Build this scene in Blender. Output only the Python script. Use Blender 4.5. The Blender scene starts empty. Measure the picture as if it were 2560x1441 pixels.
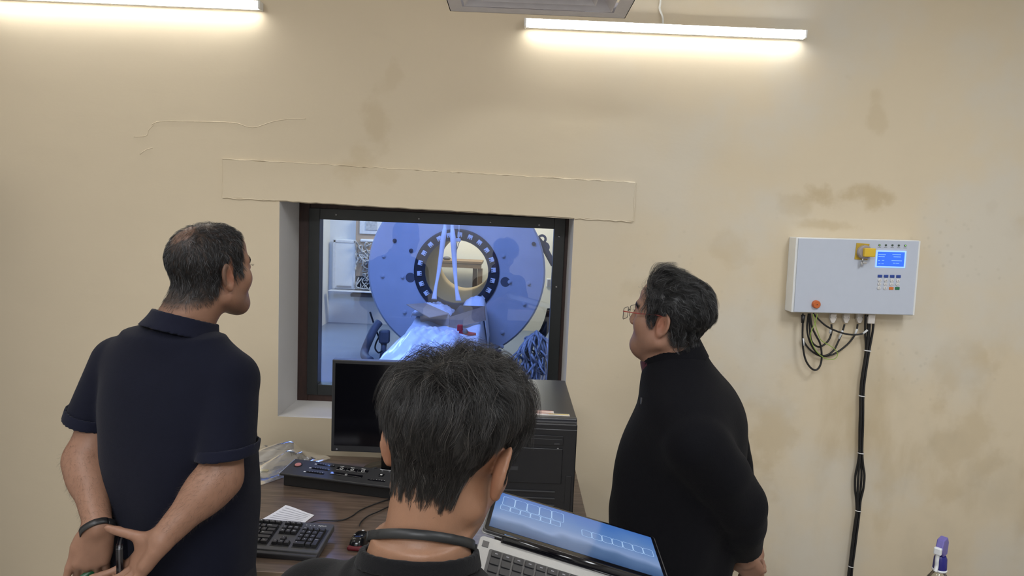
import bpy, math, random
import numpy as np
from mathutils import Vector, Matrix, Euler

random.seed(11); np.random.seed(11)
sc = bpy.context.scene
col = sc.collection
PI = math.pi
rad = math.radians

# ------------------------------------------------------------------ camera
FPX, PITCH, ROLL = 1750.0, rad(5.8), rad(2.4)
CAM = np.array([0.0, 0.0, 1.8])
_f = np.array([0, math.cos(PITCH), -math.sin(PITCH)])
_r0 = np.array([1.0, 0, 0]); _u0 = np.array([0, math.sin(PITCH), math.cos(PITCH)])
_r = _r0*math.cos(ROLL)+_u0*math.sin(ROLL); _u = _u0*math.cos(ROLL)-_r0*math.sin(ROLL)
cd = bpy.data.cameras.new('camera'); cam = bpy.data.objects.new('camera', cd); col.objects.link(cam)
cd.sensor_width = 36; cd.lens = FPX/2560*36; cd.clip_start = 0.02; cd.clip_end = 60
cam.matrix_world = Matrix(((_r[0], _u[0], -_f[0], CAM[0]), (_r[1], _u[1], -_f[1], CAM[1]), (_r[2], _u[2], -_f[2], CAM[2]), (0, 0, 0, 1)))
sc.camera = cam

def at(x, y, Y):
    """a point of the room on the sight line of photo pixel (x, y), at depth Y"""
    d = _f+_r*(x-1280)/FPX-_u*(y-720.5)/FPX
    return CAM+d*(Y/d[1])
def atz(x, y, Z):
    d = _f+_r*(x-1280)/FPX-_u*(y-720.5)/FPX
    return CAM+d*((Z-CAM[2])/d[2])

# ------------------------------------------------------------------ light, exposure
sc.view_settings.view_transform = 'Standard'; sc.view_settings.look = 'None'
sc.view_settings.exposure = 0.14; sc.view_settings.gamma = 1.0; sc.view_settings.use_curve_mapping = False
w = bpy.data.worlds.new('world'); sc.world = w; w.use_nodes = True
w.node_tree.nodes['Background'].inputs[0].default_value = (0.6, 0.62, 0.7, 1); w.node_tree.nodes['Background'].inputs[1].default_value = 0.02
sc.cycles.max_bounces = 7; sc.cycles.diffuse_bounces = 4; sc.cycles.caustics_reflective = False; sc.cycles.caustics_refractive = False; sc.cycles.transparent_max_bounces = 12

def area(name, loc, size, power, color, target=None):
    l = bpy.data.lights.new(name, 'AREA'); l.shape = 'RECTANGLE'; l.size, l.size_y = size; l.energy = power; l.color = color
    o = bpy.data.objects.new(name, l); o.location = loc; col.objects.link(o)
    d = Vector(target or (loc[0], loc[1], 0))-Vector(loc)
    o.rotation_euler = d.to_track_quat('-Z', 'Y').to_euler()
    return o
# control room: ceiling panel behind the photographer, side fills added to brighten the walls, and the scanner room's own lamps
area('ceiling_lamp_rear', (-0.5, -1.2, 3.12), (1.6, 0.8), 84, (0.93, 0.96, 1.0))
area('side_fill_right', (1.7, 0.8, 3.12), (0.6, 1.2), 36, (0.92, 0.96, 1.0))
area('side_fill_left', (-1.8, 0.8, 3.12), (0.6, 1.2), 22, (0.95, 0.97, 1.0))
area('scanner_room_lamp', (-1.2, 5.4, 3.1), (1.8, 1.2), 120, (0.19, 0.34, 1.0))
area('scanner_room_lamp_left', (-3.2, 9.4, 3.1), (1.0, 1.0), 72, (0.33, 0.58, 1.0))
area('scanner_room_lamp_rear', (-0.4, 10.0, 3.1), (1.6, 0.6), 80, (1.0, 0.93, 0.72))

# ------------------------------------------------------------------ materials
def srgb(r, g, b):
    f = lambda c: ((c/255)/12.92 if c/255 <= 0.04045 else ((c/255+0.055)/1.055)**2.4)
    return (f(r), f(g), f(b))
MATS = {}
def mat(name, c=(.5, .5, .5), rough=.5, metal=0.0, spec=.5, noise=.08, ns=30.0, bump=0.0, bs=200.0, emit=None, es=0.0, coat=0.0, sheen=0.0, attr=None, sss=0.0, stretch=None):
    m = bpy.data.materials.new(name); m.use_nodes = True; MATS[name] = m
    nt = m.node_tree; N = nt.nodes; L = nt.links; b = N['Principled BSDF']
    b.inputs['Roughness'].default_value = rough; b.inputs['Metallic'].default_value = metal
    b.inputs['Specular IOR Level'].default_value = spec; b.inputs['Coat Weight'].default_value = coat
    b.inputs['Sheen Weight'].default_value = sheen
    if sss: b.inputs['Subsurface Weight'].default_value = sss; b.inputs['Subsurface Radius'].default_value = (.012, .005, .003); b.inputs['Subsurface Scale'].default_value = 1.0
    tc = N.new('ShaderNodeTexCoord')
    src = tc.outputs['Object']
    if stretch:
        mp = N.new('ShaderNodeMapping'); mp.inputs['Scale'].default_value = stretch; L.new(src, mp.inputs[0]); src = mp.outputs[0]
    nz = N.new('ShaderNodeTexNoise'); nz.inputs['Scale'].default_value = ns; nz.inputs['Detail'].default_value = 5; L.new(src, nz.inputs['Vector'])
    mr = N.new('ShaderNodeMapRange'); mr.inputs['To Min'].default_value = 1-noise*2; mr.inputs['To Max'].default_value = 1+noise*2; L.new(nz.outputs['Fac'], mr.inputs['Value'])
    mx = N.new('ShaderNodeVectorMath'); mx.operation = 'MULTIPLY'
    if attr:
        a = N.new('ShaderNodeAttribute'); a.attribute_name = attr; L.new(a.outputs['Color'], mx.inputs[0])
    else:
        mx.inputs[0].default_value = c
    cb = N.new('ShaderNodeCombineXYZ')
    for i in range(3): L.new(mr.outputs[0], cb.inputs[i])
    L.new(cb.outputs[0], mx.inputs[1]); L.new(mx.outputs[0], b.inputs['Base Color'])
    if bump:
        n2 = N.new('ShaderNodeTexNoise'); n2.inputs['Scale'].default_value = bs; n2.inputs['Detail'].default_value = 3; L.new(src, n2.inputs['Vector'])
        bp = N.new('ShaderNodeBump'); bp.inputs['Strength'].default_value = bump; bp.inputs['Distance'].default_value = .002; L.new(n2.outputs['Fac'], bp.inputs['Height']); L.new(bp.outputs[0], b.inputs['Normal'])
    if emit: b.inputs['Emission Color'].default_value = (*emit, 1); b.inputs['Emission Strength'].default_value = es
    return m

def wall_mat(name, base, stains=True, warm=(.52, .41, .25), mould=(.36, .32, .24), pale=(.64, .60, .52)):
    m = mat(name, base, rough=.75, spec=.25, noise=.02, ns=2.0)
    nt = m.node_tree; N = nt.nodes; L = nt.links; b = N['Principled BSDF']
    src = b.inputs['Base Color'].links[0].from_socket
    geo = N.new('ShaderNodeNewGeometry'); pos = geo.outputs['Position']
    def math_(op, a, c=None, clamp=False):
        n = N.new('ShaderNodeMath'); n.operation = op; n.use_clamp = clamp
        for i, v in enumerate((a, c)):
            if v is None: continue
            if isinstance(v, (int, float)): n.inputs[i].default_value = v
            else: L.new(v, n.inputs[i])
        return n.outputs[0]
    def noise(scale, detail=4, sc3=None, rough=.55):
        n = N.new('ShaderNodeTexNoise'); n.inputs['Scale'].default_value = scale; n.inputs['Detail'].default_value = detail; n.inputs['Roughness'].default_value = rough
        if sc3:
            mp = N.new('ShaderNodeMapping'); mp.inputs['Scale'].default_value = sc3; L.new(pos, mp.inputs[0]); L.new(mp.outputs[0], n.inputs['Vector'])
        else: L.new(pos, n.inputs['Vector'])
        return n.outputs['Fac']
    def step(v, a, c):
        n = N.new('ShaderNodeMapRange'); n.interpolation_type = 'SMOOTHSTEP'; n.inputs['From Min'].default_value = a; n.inputs['From Max'].default_value = c; L.new(v, n.inputs['Value']); return n.outputs[0]
    def mixc(a, c, fac):
        n = N.new('ShaderNodeMix'); n.data_type = 'RGBA'; L.new(fac, n.inputs['Factor']); L.new(a, n.inputs['A']); n.inputs['B'].default_value = (*c, 1); return n.outputs['Result']
    out = src
    if stains:
        sep = N.new('ShaderNodeSeparateXYZ'); L.new(pos, sep.inputs[0]); x, z = sep.outputs[0], sep.outputs[2]
        nA = noise(7, 6)
        def blob(cx, cz, rx, rz, lo=.35, hi=.62):
            dx = math_('DIVIDE', math_('SUBTRACT', x, cx), rx); dz = math_('DIVIDE', math_('SUBTRACT', z, cz), rz)
            r = math_('SQRT', math_('ADD', math_('MULTIPLY', dx, dx), math_('MULTIPLY', dz, dz)))
            v = math_('ADD', math_('SUBTRACT', 1.0, r), math_('MULTIPLY', math_('SUBTRACT', nA, .5), 2.6))
            return step(v, lo-.15, hi+.15)
        acc = None
        for q in BLOBS:
            v = math_('MULTIPLY', blob(*q[:4]), q[4]*.88); acc = v if acc is None else math_('MAXIMUM', acc, v)
        # vertical water marks lower down and to the right
        st = step(noise(3.2, 5, (1.6, 1, .55)), .50, .74)
        right = step(x, .3, 1.5); low = step(math_('MULTIPLY', z, -1.0), -1.9, -.9)
        acc = math_('MAXIMUM', acc, math_('MULTIPLY', st, math_('MULTIPLY', math_('MULTIPLY', right, low), .62)))
        out = mixc(out, warm, acc)
        # pale weathered paint on the right
        pl = math_('MULTIPLY', step(noise(1.7, 5), .42, .66), step(x, -.1, 1.1)); out = mixc(out, pale, math_('MULTIPLY', pl, .75))
        # mould specks
        vor = N.new('ShaderNodeTexVoronoi'); vor.inputs['Scale'].default_value = 26; L.new(pos, vor.inputs['Vector'])
        sp = math_('SUBTRACT', 1.0, step(vor.outputs['Distance'], .06, .30)); 
        msk = math_('MULTIPLY', step(noise(4.1, 3), .50, .63), math_('MULTIPLY', step(x, .15, .9), math_('MULTIPLY', step(math_('MULTIPLY', z, -1.0), -2.05, -1.75), step(z, .75, 1.15))))
        out = mixc(out, mould, math_('MULTIPLY', math_('MULTIPLY', sp, msk), .17))
        sm = step(noise(2.6, 4, (1, 1, .8)), .52, .72); out = mixc(out, mould, math_('MULTIPLY', math_('MULTIPLY', sm, math_('MULTIPLY', right, low)), .22))
    L.new(out, b.inputs['Base Color'])
    bp = N.new('ShaderNodeBump'); bp.inputs['Strength'].default_value = .35; bp.inputs['Distance'].default_value = .004
    h = math_('ADD', noise(5, 4, (1, 1, 2.2)), math_('MULTIPLY', noise(70, 3), .10)); L.new(h, bp.inputs['Height']); L.new(bp.outputs[0], b.inputs['Normal'])
    return m
# stains on the front wall: x, z, half width, half height, strength
BLOBS = [(-.60, 2.16, .09, .20, .40), (-.67, 2.02, .11, .13, .38), (-.53, 2.38, .05, .10, .25), (-.55, 1.95, .10, .06, .22),
         (1.42, 1.95, .30, .075, .85), (1.18, 1.90, .12, .09, .5), (1.50, 2.30, .07, .14, .40), (1.36, 2.44, .04, .03, .40),
         (2.02, 1.93, .07, .06, .55), (2.14, 1.86, .08, .09, .55), (1.30, 1.82, .22, .04, .6), (.80, 1.20, .16, .20, .45),
         (1.95, 1.25, .22, .22, .5), (1.15, .90, .22, .35, .5), (2.0, .85, .25, .3, .45), (.62, 1.5, .16, .14, .35), (.9, 1.70, .2, .10, .35), (1.05, 1.35, .10, .22, .4)]

# ------------------------------------------------------------------ mesh building
def mesh_np(name, V, Q, T=None):
    me = bpy.data.meshes.new(name)
    V = np.asarray(V, np.float32); Q = np.asarray(Q, np.int32).reshape(-1, 4)
    nt = 0 if T is None else len(T)
    me.vertices.add(len(V)); me.vertices.foreach_set('co', V.ravel())
    me.loops.add(len(Q)*4+nt*3)
    li = Q.ravel() if not nt else np.concatenate([Q.ravel(), np.asarray(T, np.int32).ravel()])
    me.loops.foreach_set('vertex_index', li.astype(np.int32))
    me.polygons.add(len(Q)+nt)
    ls = np.arange(len(Q))*4
    if nt: ls = np.concatenate([ls, len(Q)*4+np.arange(nt)*3])
    me.polygons.foreach_set('loop_start', ls.astype(np.int32))
    me.update(calc_edges=True); me.validate()
    return me

def frame(z, up=(0, 0, 1)):
    z = Vector(z).normalized(); u = Vector(up)
    if abs(z.dot(u)) > .98: u = Vector((0, 1, 0))
    x = u.cross(z).normalized(); y = z.cross(x)
    return x, y, z

def smooth_path(pts, n=8):
    P = [Vector(p) for p in pts]; out = []
    if len(P) < 3: return P
    for i in range(len(P)-1):
        p0 = P[max(i-1, 0)]; p1 = P[i]; p2 = P[i+1]; p3 = P[min(i+2, len(P)-1)]
        for k in range(n):
            t = k/n
            out.append(.5*((2*p1)+(p2-p0)*t+(2*p0-5*p1+4*p2-p3)*t*t+(3*p1-p0-3*p2+p3)*t**3))
    out.append(P[-1]); return out

class MB:
    def __init__(s): s.v = []; s.f = []
    def add(s, vs, fs):
        o = len(s.v); s.v += [tuple(v) for v in vs]; s.f += [tuple(i+o for i in f) for f in fs]; return s
    def box(s, c, d, rot=None):
        x, y, z = (k/2 for k in d); R = rot if rot is not None else Matrix.Identity(3); c = Vector(c)
        vs = [c+R @ Vector((a*x, b*y, e*z)) for a in (-1, 1) for b in (-1, 1) for e in (-1, 1)]
        return s.add(vs, [(0, 1, 3, 2), (4, 6, 7, 5), (0, 4, 5, 1), (2, 3, 7, 6), (0, 2, 6, 4), (1, 5, 7, 3)])
    def cyl(s, a, b, r0, r1=None, n=20, caps=True):
        r1 = r0 if r1 is None else r1; a = Vector(a); b = Vector(b); x, y, z = frame(b-a)
        vs = []
        for p, r in ((a, r0), (b, r1)):
            for k in range(n): t = 2*PI*k/n; vs.append(p+x*math.cos(t)*r+y*math.sin(t)*r)
        fs = [(k, (k+1) % n, n+(k+1) % n, n+k) for k in range(n)]
        if caps: fs += [tuple(range(n-1, -1, -1)), tuple(range(n, 2*n))]
        return s.add(vs, fs)
    def tube(s, pts, r, n=8, sm=6, flat=None):
        P = smooth_path(pts, sm) if sm else [Vector(p) for p in pts]
        rs = r if isinstance(r, (list, tuple)) else [r]*len(P)
        if len(rs) != len(P): rs = [np.interp(i/(len(P)-1)*(len(rs)-1), range(len(rs)), rs) for i in range(len(P))]
        vs = []; t0 = (P[1]-P[0]).normalized(); x, y, _ = frame(t0)
        for i, p in enumerate(P):
            t = (P[min(i+1, len(P)-1)]-P[max(i-1, 0)])
            t = t.normalized() if t.length > 1e-9 else t0
            q = t0.rotation_difference(t); x = q @ x; y = q @ y; t0 = t
            for k in range(n):
                a = 2*PI*k/n; vs.append(p+x*math.cos(a)*rs[i]+y*math.sin(a)*rs[i]*(flat or 1))
        m = len(P); fs = [(i*n+k, i*n+(k+1) % n, (i+1)*n+(k+1) % n, (i+1)*n+k) for i in range(m-1) for k in range(n)]
        fs += [tuple(range(n-1, -1, -1)), tuple(range((m-1)*n, m*n))]
        return s.add(vs, fs)
    def lathe(s, prof, c=(0, 0, 0), axis=(0, 0, 1), n=32, closed=False):
        c = Vector(c); x, y, z = frame(axis); vs = []
        for r, h in prof:
            for k in range(n): a = 2*PI*k/n; vs.append(c+z*h+(x*math.cos(a)+y*math.sin(a))*r)
        m = len(prof); fs = [(i*n+k, i*n+(k+1) % n, (i+1)*n+(k+1) % n, (i+1)*n+k) for i in range(m-1) for k in range(n)]
        if closed: fs += [((m-1)*n+k, (m-1)*n+(k+1) % n, (k+1) % n, k) for k in range(n)]
        return s.add(vs, fs)
    def prism(s, poly, vec):
        """a flat polygon (list of 3-D points) pushed along vec"""
        n = len(poly); v = Vector(vec); P = [Vector(p) for p in poly]
        return s.add(P+[p+v for p in P], [tuple(range(n-1, -1, -1)), tuple(range(n, 2*n))]+[(k, (k+1) % n, n+(k+1) % n, n+k) for k in range(n)])
    def rrect(s, w, h, r, z0, z1, c=(0, 0), n=5):
        P = []
        for sx, sy, a0 in ((1, 1, 0), (-1, 1, 90), (-1, -1, 180), (1, -1, 270)):
            for k in range(n+1):
                a = rad(a0+90*k/n); P.append((c[0]+sx*(w/2-r)+r*math.cos(a), c[1]+sy*(h/2-r)+r*math.sin(a), z0))
        return s.prism(P, (0, 0, z1-z0))
    def ball(s, c, r, nu=16, nv=10):
        r = (r, r, r) if isinstance(r, (int, float)) else r; vs = []; c = Vector(c)
        for j in range(nv+1):
            b = -PI/2+PI*j/nv
            for i in range(nu): a = 2*PI*i/nu; vs.append(c+Vector((r[0]*math.cos(b)*math.cos(a), r[1]*math.cos(b)*math.sin(a), r[2]*math.sin(b))))
        return s.add(vs, [(j*nu+i, j*nu+(i+1) % nu, (j+1)*nu+(i+1) % nu, (j+1)*nu+i) for j in range(nv) for i in range(nu)])
    def build(s, name, m, parent=None, smooth=False, bevel=0.0, off=None):
        V = s.v if off is None else [(a-off[0], b-off[1], c-off[2]) for a, b, c in s.v]
        me = bpy.data.meshes.new(name); me.from_pydata([tuple(v) for v in V], [], s.f); me.validate()
        return link(name, me, m, parent, smooth, bevel)

def link(name, me, m, parent=None, smooth=False, bevel=0.0):
    o = bpy.data.objects.new(name, me); col.objects.link(o)
    if m is not None: me.materials.append(MATS[m] if isinstance(m, str) else m)
    if smooth: me.polygons.foreach_set('use_smooth', np.ones(len(me.polygons), bool))
    if smooth == 'auto': me.set_sharp_from_angle(angle=rad(40))
    if bevel:
        b = o.modifiers.new('bevel', 'BEVEL'); b.width = bevel; b.segments = 2; b.limit_method = 'ANGLE'; b.angle_limit = rad(35)
    if parent is not None: o.parent = parent
    return o
def tag(o, label, cat, group=None, kind=None):
    if label: o['label'] = label
    if cat: o['category'] = cat
    if group: o['group'] = group
    if kind: o['kind'] = kind
    return o
def thing(name, label, cat, loc=(0, 0, 0), rot=None, group=None, kind=None):
    o = bpy.data.objects.new(name, None); col.objects.link(o); o.empty_display_size = .05
    o.location = loc
    if rot is not None: o.rotation_euler = rot.to_euler() if isinstance(rot, Matrix) else rot
    return tag(o, label, cat, group, kind)
def text(name, s, size, m, parent, loc, rot=(0, 0, 0), ext=.0002, align='CENTER'):
    c = bpy.data.curves.new(name, 'FONT'); c.body = s; c.size = size; c.extrude = ext; c.align_x = align; c.align_y = 'CENTER'
    c.materials.append(MATS[m]); o = bpy.data.objects.new(name, c); col.objects.link(o); o.parent = parent; o.location = loc; o.rotation_euler = rot
    return o
def copy_tree(o, parent=None):
    c = o.copy(); col.objects.link(c)
    if parent: c.parent = parent
    for ch in list(o.children): copy_tree(ch, c)
    return c

# ------------------------------------------------------------------ material list
wall_mat('plaster_front', (.675, .575, .42))
wall_mat('plaster_plain', (.66, .64, .60), stains=False)
wall_mat('plaster_reveal', (.80, .78, .76), stains=False)
mat('ceiling_paint', (.78, .75, .70), .8, bump=.1)
mat('floor_tile', (.33, .30, .27), .35, noise=.1)
mat('scanner_wall', (.74, .76, .76), .6, noise=.02)
mat('warm_light_cream', (.74, .70, .56), .6, noise=.02)
mat('scanner_floor', (.15, .195, .28), .28, noise=.05, ns=3)
mat('batten_white', (.85, .85, .83), .4)
mat('led_glow', (.9, .9, .88), .5, emit=(1.0, 1.0, .97), es=34)
mat('vent_grey', (.74, .72, .76), .5, noise=.05)
mat('dark_wood', (.040, .018, .014), .45, noise=.25, ns=14, stretch=(6, 6, 1), bump=.3)
mat('frame_black', (.016, .019, .020), .35, noise=.1)
mat('steel', (.55, .55, .56), .3, 1.0)
mat('steel_dark', (.12, .12, .13), .4, .8)
mat('panel_paint', (.52, .565, .66), .38, noise=.012)
mat('panel_edge', (.76, .77, .76), .4, noise=.02)
mat('black_plastic', (.012, .012, .013), .42, noise=.1)
mat('black_gloss', (.004, .004, .006), .12, noise=.02)
mat('charcoal', (.028, .028, .031), .45, noise=.1)
mat('charcoal_light', (.060, .060, .063), .4, noise=.08)
mat('key_grey', (.022, .022, .024), .38, noise=.06)
mat('white_ink', (.78, .78, .78), .5, noise=.02)
mat('grey_ink', (.25, .25, .27), .5, noise=.02)
mat('cable_black', (.010, .010, .011), .45, noise=.1)
mat('cable_tie', (.75, .75, .75), .4)
mat('cable_label', (.70, .71, .72), .5)
mat('wire_green', (.28, .42, .06), .45)
mat('wire_white', (.8, .8, .76), .45)
mat('connector_grey', (.62, .58, .54), .4)
mat('yellow', (.72, .48, .03), .4)
mat('yellow_dark', (.50, .33, .03), .5)
mat('grey_ring', (.33, .30, .31), .3)
mat('blue_key', (.02, .06, .30), .4)
mat('round_key', (.66, .66, .66), .35)
mat('orange', (.62, .17, .03), .4)
mat('orange_lamp', (.55, .13, .03), .3)
mat('green_key', (.01, .16, .06), .4)
mat('led_green', (.12, .4, .05), .4, emit=(.45, 1, .2), es=.6)
mat('led_off', (.05, .08, .06), .3)
mat('lcd_blue', (.01, .05, .6), .3, emit=(.022, .11, 1.0), es=1.15, noise=.02)
mat('lcd_border', (.2, .3, .9), .3, emit=(.22, .42, 1.0), es=1.15)
mat('lcd_text', (.3, .5, 1), .3, emit=(.05, .17, 1.0), es=1.1)
mat('desk_top', (.125, .088, .066), .24, noise=.34, ns=9, stretch=(1.0, 9, 9), spec=.5)
mat('desk_edge', (.30, .22, .15), .45, noise=.25, ns=9, stretch=(1, 9, 9))
mat('pc_black', (.008, .008, .010), .4, noise=.1)
mat('pc_top', (.016, .017, .024), .33, noise=.05)
mat('pc_silver', (.07, .07, .075), .38, .3)
mat('sticker_white', (.75, .70, .66), .5)
mat('sticker_red', (.60, .17, .13), .5)
mat('sticker_yellow', (.70, .58, .25), .5)
mat('pink_button', (.55, .22, .20), .4)
mat('paper', (.80, .80, .83), .7, noise=.02)
mat('print_grey', (.46, .46, .50), .7)
mat('mouse_black', (.006, .006, .007), .2)
mat('dark_red', (.10, .006, .012), .3)
mat('silver', (.50, .51, .52), .33, .75, noise=.03, ns=200)
mat('silver_dark', (.12, .12, .125), .35, .6)
mat('bottle_blue', (.012, .012, .16), .3)
mat('bottle_violet', (.13, .11, .36), .4)
mat('white_plastic', (.66, .68, .70), .35)
mat('magnet_paint', (.50, .51, .53), .42, noise=.09, ns=3.5, bump=.15, bs=30)
mat('ring_black', (.028, .028, .034), .4)
mat('clip_white', (.78, .78, .78), .5)
mat('liner_tan', (.34, .25, .13), .5)
mat('hose_grey', (.10, .10, .11), .6, bump=.3, bs=60)
mat('cloth_white', (.80, .80, .82), .75, noise=.04, bump=.3, bs=25)
mat('sheet_plastic', (.78, .80, .84), .22, noise=.05, bump=.5, bs=14, spec=.7)
mat('cardboard', (.42, .31, .22), .75, noise=.06)
mat('red_tool', (.45, .015, .02), .4)
mat('bench_wood', (.22, .14, .075), .55, noise=.15, stretch=(1, 8, 8))
mat('dark_green', (.005, .07, .025), .4)
mat('tangle', (.40, .42, .44), .5, noise=.3)

def clear_mat(name, tint, ior=1.45, rough=0.0, extra=0.0, bump=0.0, bs=20):
    m = bpy.data.materials.new(name); m.use_nodes = True; MATS[name] = m; nt = m.node_tree; N = nt.nodes; L = nt.links
    N.remove(N['Principled BSDF']); out = N['Material Output']
    t = N.new('ShaderNodeBsdfTransparent'); t.inputs[0].default_value = (*tint, 1)
    g = N.new('ShaderNodeBsdfGlossy'); g.inputs['Roughness'].default_value = rough; g.inputs[0].default_value = (1, 1, 1, 1)
    fr = N.new('ShaderNodeFresnel'); fr.inputs['IOR'].default_value = ior
    fac = fr.outputs[0]
    tc = N.new('ShaderNodeTexCoord'); nz = N.new('ShaderNodeTexNoise'); nz.inputs['Scale'].default_value = bs; nz.inputs['Detail'].default_value = 3; L.new(tc.outputs['Object'], nz.inputs['Vector'])
    if bump:
        bp = N.new('ShaderNodeBump'); bp.inputs['Strength'].default_value = bump; bp.inputs['Distance'].default_value = .01; L.new(nz.outputs['Fac'], bp.inputs['Height'])
        L.new(bp.outputs[0], g.inputs['Normal']); L.new(bp.outputs[0], fr.inputs['Normal'])
    if extra:
        a = N.new('ShaderNodeMath'); a.inputs[1].default_value = extra; L.new(fac, a.inputs[0]); fac = a.outputs[0]; a.use_clamp = True
    mx = N.new('ShaderNodeMixShader'); L.new(fac, mx.inputs[0]); L.new(t.outputs[0], mx.inputs[1]); L.new(g.outputs[0], mx.inputs[2]); L.new(mx.outputs[0], out.inputs[0])
    return m
clear_mat('window_glass', (.93, .95, .98), 1.52)
clear_mat('lens_glass', (.96, .96, .96), 1.3)
clear_mat('clear_film', (.90, .91, .93), 1.30, .22, .02, .5, 14)
m_ = MATS['clear_film']; nt_ = m_.node_tree; mxn = [n for n in nt_.nodes if n.type == 'MIX_SHADER'][0]; tr_ = [n for n in nt_.nodes if n.type == 'BSDF_TRANSPARENT'][0]
df_ = nt_.nodes.new('ShaderNodeBsdfDiffuse'); df_.inputs[0].default_value = (.62, .62, .64, 1); m2_ = nt_.nodes.new('ShaderNodeMixShader'); m2_.inputs[0].default_value = .20
nt_.links.new(tr_.outputs[0], m2_.inputs[1]); nt_.links.new(df_.outputs[0], m2_.inputs[2]); nt_.links.new(m2_.outputs[0], mxn.inputs[1])
clear_mat('bottle_clear', (.90, .92, .90), 1.25, .05, .02)

# ------------------------------------------------------------------ the setting: control room
WY, WB = 3.0, 3.5                                  # the two faces of the front wall
OX0, OX1, OZ0, OZ1, OZ2 = -1.005, .252, .885, 1.828, 1.802
def front_wall():
    b = MB()
    for Y in (WY, WB):
        o = [(-2.6, Y, 0), (2.9, Y, 0), (2.9, Y, 3.2), (-2.6, Y, 3.2)]; h = [(OX0, Y, OZ0), (OX1, Y, OZ0), (OX1, Y, OZ2), (OX0, Y, OZ1)]
        fs = [(0, 1, 5, 4), (1, 2, 6, 5), (2, 3, 7, 6), (3, 0, 4, 7)]
        b.add(o+h, fs if Y == WY else [f[::-1] for f in fs])
    b.f += [(4, 5, 13, 12), (5, 6, 14, 13), (6, 7, 15, 14), (7, 4, 12, 15), (0, 8, 9, 1), (1, 9, 10, 2), (2, 10, 11, 3), (3, 11, 8, 0)]
    return b
fw = front_wall().build('wall_front', 'plaster_front'); fw.data.materials.append(MATS['plaster_reveal'])
for f in fw.data.polygons:
    if 8 <= f.index < 12: f.material_index = 1
tag(fw, 'cream plastered wall with the observation window, stained and mouldy', 'wall', kind='structure')
def slab(name, c, d, m, label, cat): return tag(MB().box(c, d).build(name, m), label, cat, kind='structure')
slab('wall_left', (-2.65, .25, 1.6), (.1, 5.5, 3.2), 'plaster_plain', 'cream wall on the left of the control room', 'wall')
slab('wall_right', (2.95, .25, 1.6), (.1, 5.5, 3.2), 'plaster_plain', 'cream wall on the right of the control room', 'wall')
slab('wall_back', (.15, -2.55, 1.6), (5.7, .1, 3.2), 'plaster_plain', 'cream wall behind the photographer', 'wall')
slab('floor', (.15, .25, -.05), (5.7, 5.7, .1), 'floor_tile', 'brown grey floor of the control room', 'floor')
slab('ceiling', (.15, .25, 3.25), (5.7, 5.7, .1), 'ceiling_paint', 'off white ceiling of the control room', 'ceiling')

slab('left_shade_block', (-2.45, 2.55, .96), (.36, .90, 1.92), 'dark_wood', 'unseen dark block added to shade the left end of the front wall', 'panel')  # added out of view to throw shade on the wall's left edge
# raised plaster band over the window: a wavy-edged slab standing 5 mm proud
def lintel():
    b = MB(); n = 70; rs = random.Random(4)
    x0, x1 = -1.247, .503; top = lambda x: 1.991-(x-x0)/(x1-x0)*.027; bot = lambda x: 1.832-(x-x0)/(x1-x0)*.029
    def w(): return rs.uniform(-.0018, .0018)
    T = [(x0+(x1-x0)*i/n) for i in range(n+1)]; vs = []
    for x in T:
        t, q = top(x)+w(), bot(x)+w(); vs += [(x, WY+.001, t+.004), (x, WY-.006, t), (x, WY-.0045, (t+q)/2), (x, WY-.006, q), (x, WY+.001, q-.004)]
    fs = [(i*5+k, (i+1)*5+k, (i+1)*5+k+1, i*5+k+1) for i in range(n) for k in range(4)]
    fs = [f for f in fs]
    b.add(vs, [f[::-1] for f in fs]); 
    for i in (0, n): b.add([vs[i*5+k] for k in range(5)], [(0, 1, 2, 3, 4)])
    # rounded ridges of filler along the outline
    for zf, off in ((top, .002), (bot, -.002)):
        P = [(x, WY-.004, zf(x)+off+w()*1.5) for x in T if not (zf is bot and OX0 < x < OX1)]
        if zf is bot:
            for seg in ([p for p in P if p[0] <= OX0], [p for p in P if p[0] >= OX1]): b.tube(seg, .003, 6, 0)
        else: b.tube(P, .003, 6, 0)
    for x in (x0, x1): b.tube([(x+w(), WY-.004, bot(x)+(top(x)-bot(x))*k/12) for k in range(13)], .003, 6, 0)
    return b
tag(lintel().build('trim_1', 'plaster_front', smooth='auto'), 'raised plaster band across the wall above the window', 'trim', kind='structure')
seam = MB()
for P in ([(380, 312), (400, 304), (470, 304), (540, 305), (590, 308), (615, 316), (640, 318), (680, 305), (720, 298), (765, 297)], [(335, 342), (365, 340), (372, 325), (385, 312)], [(350, 386), (365, 375), (382, 370)]):
    seam.tube([tuple(at(x, y, WY+.0006)) for x, y in P], .0022, 6, 4)
tag(seam.build('trim_2', 'plaster_front', smooth=True), 'thin raised plaster seam wandering over the wall left of centre', 'trim', kind='structure')

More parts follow.
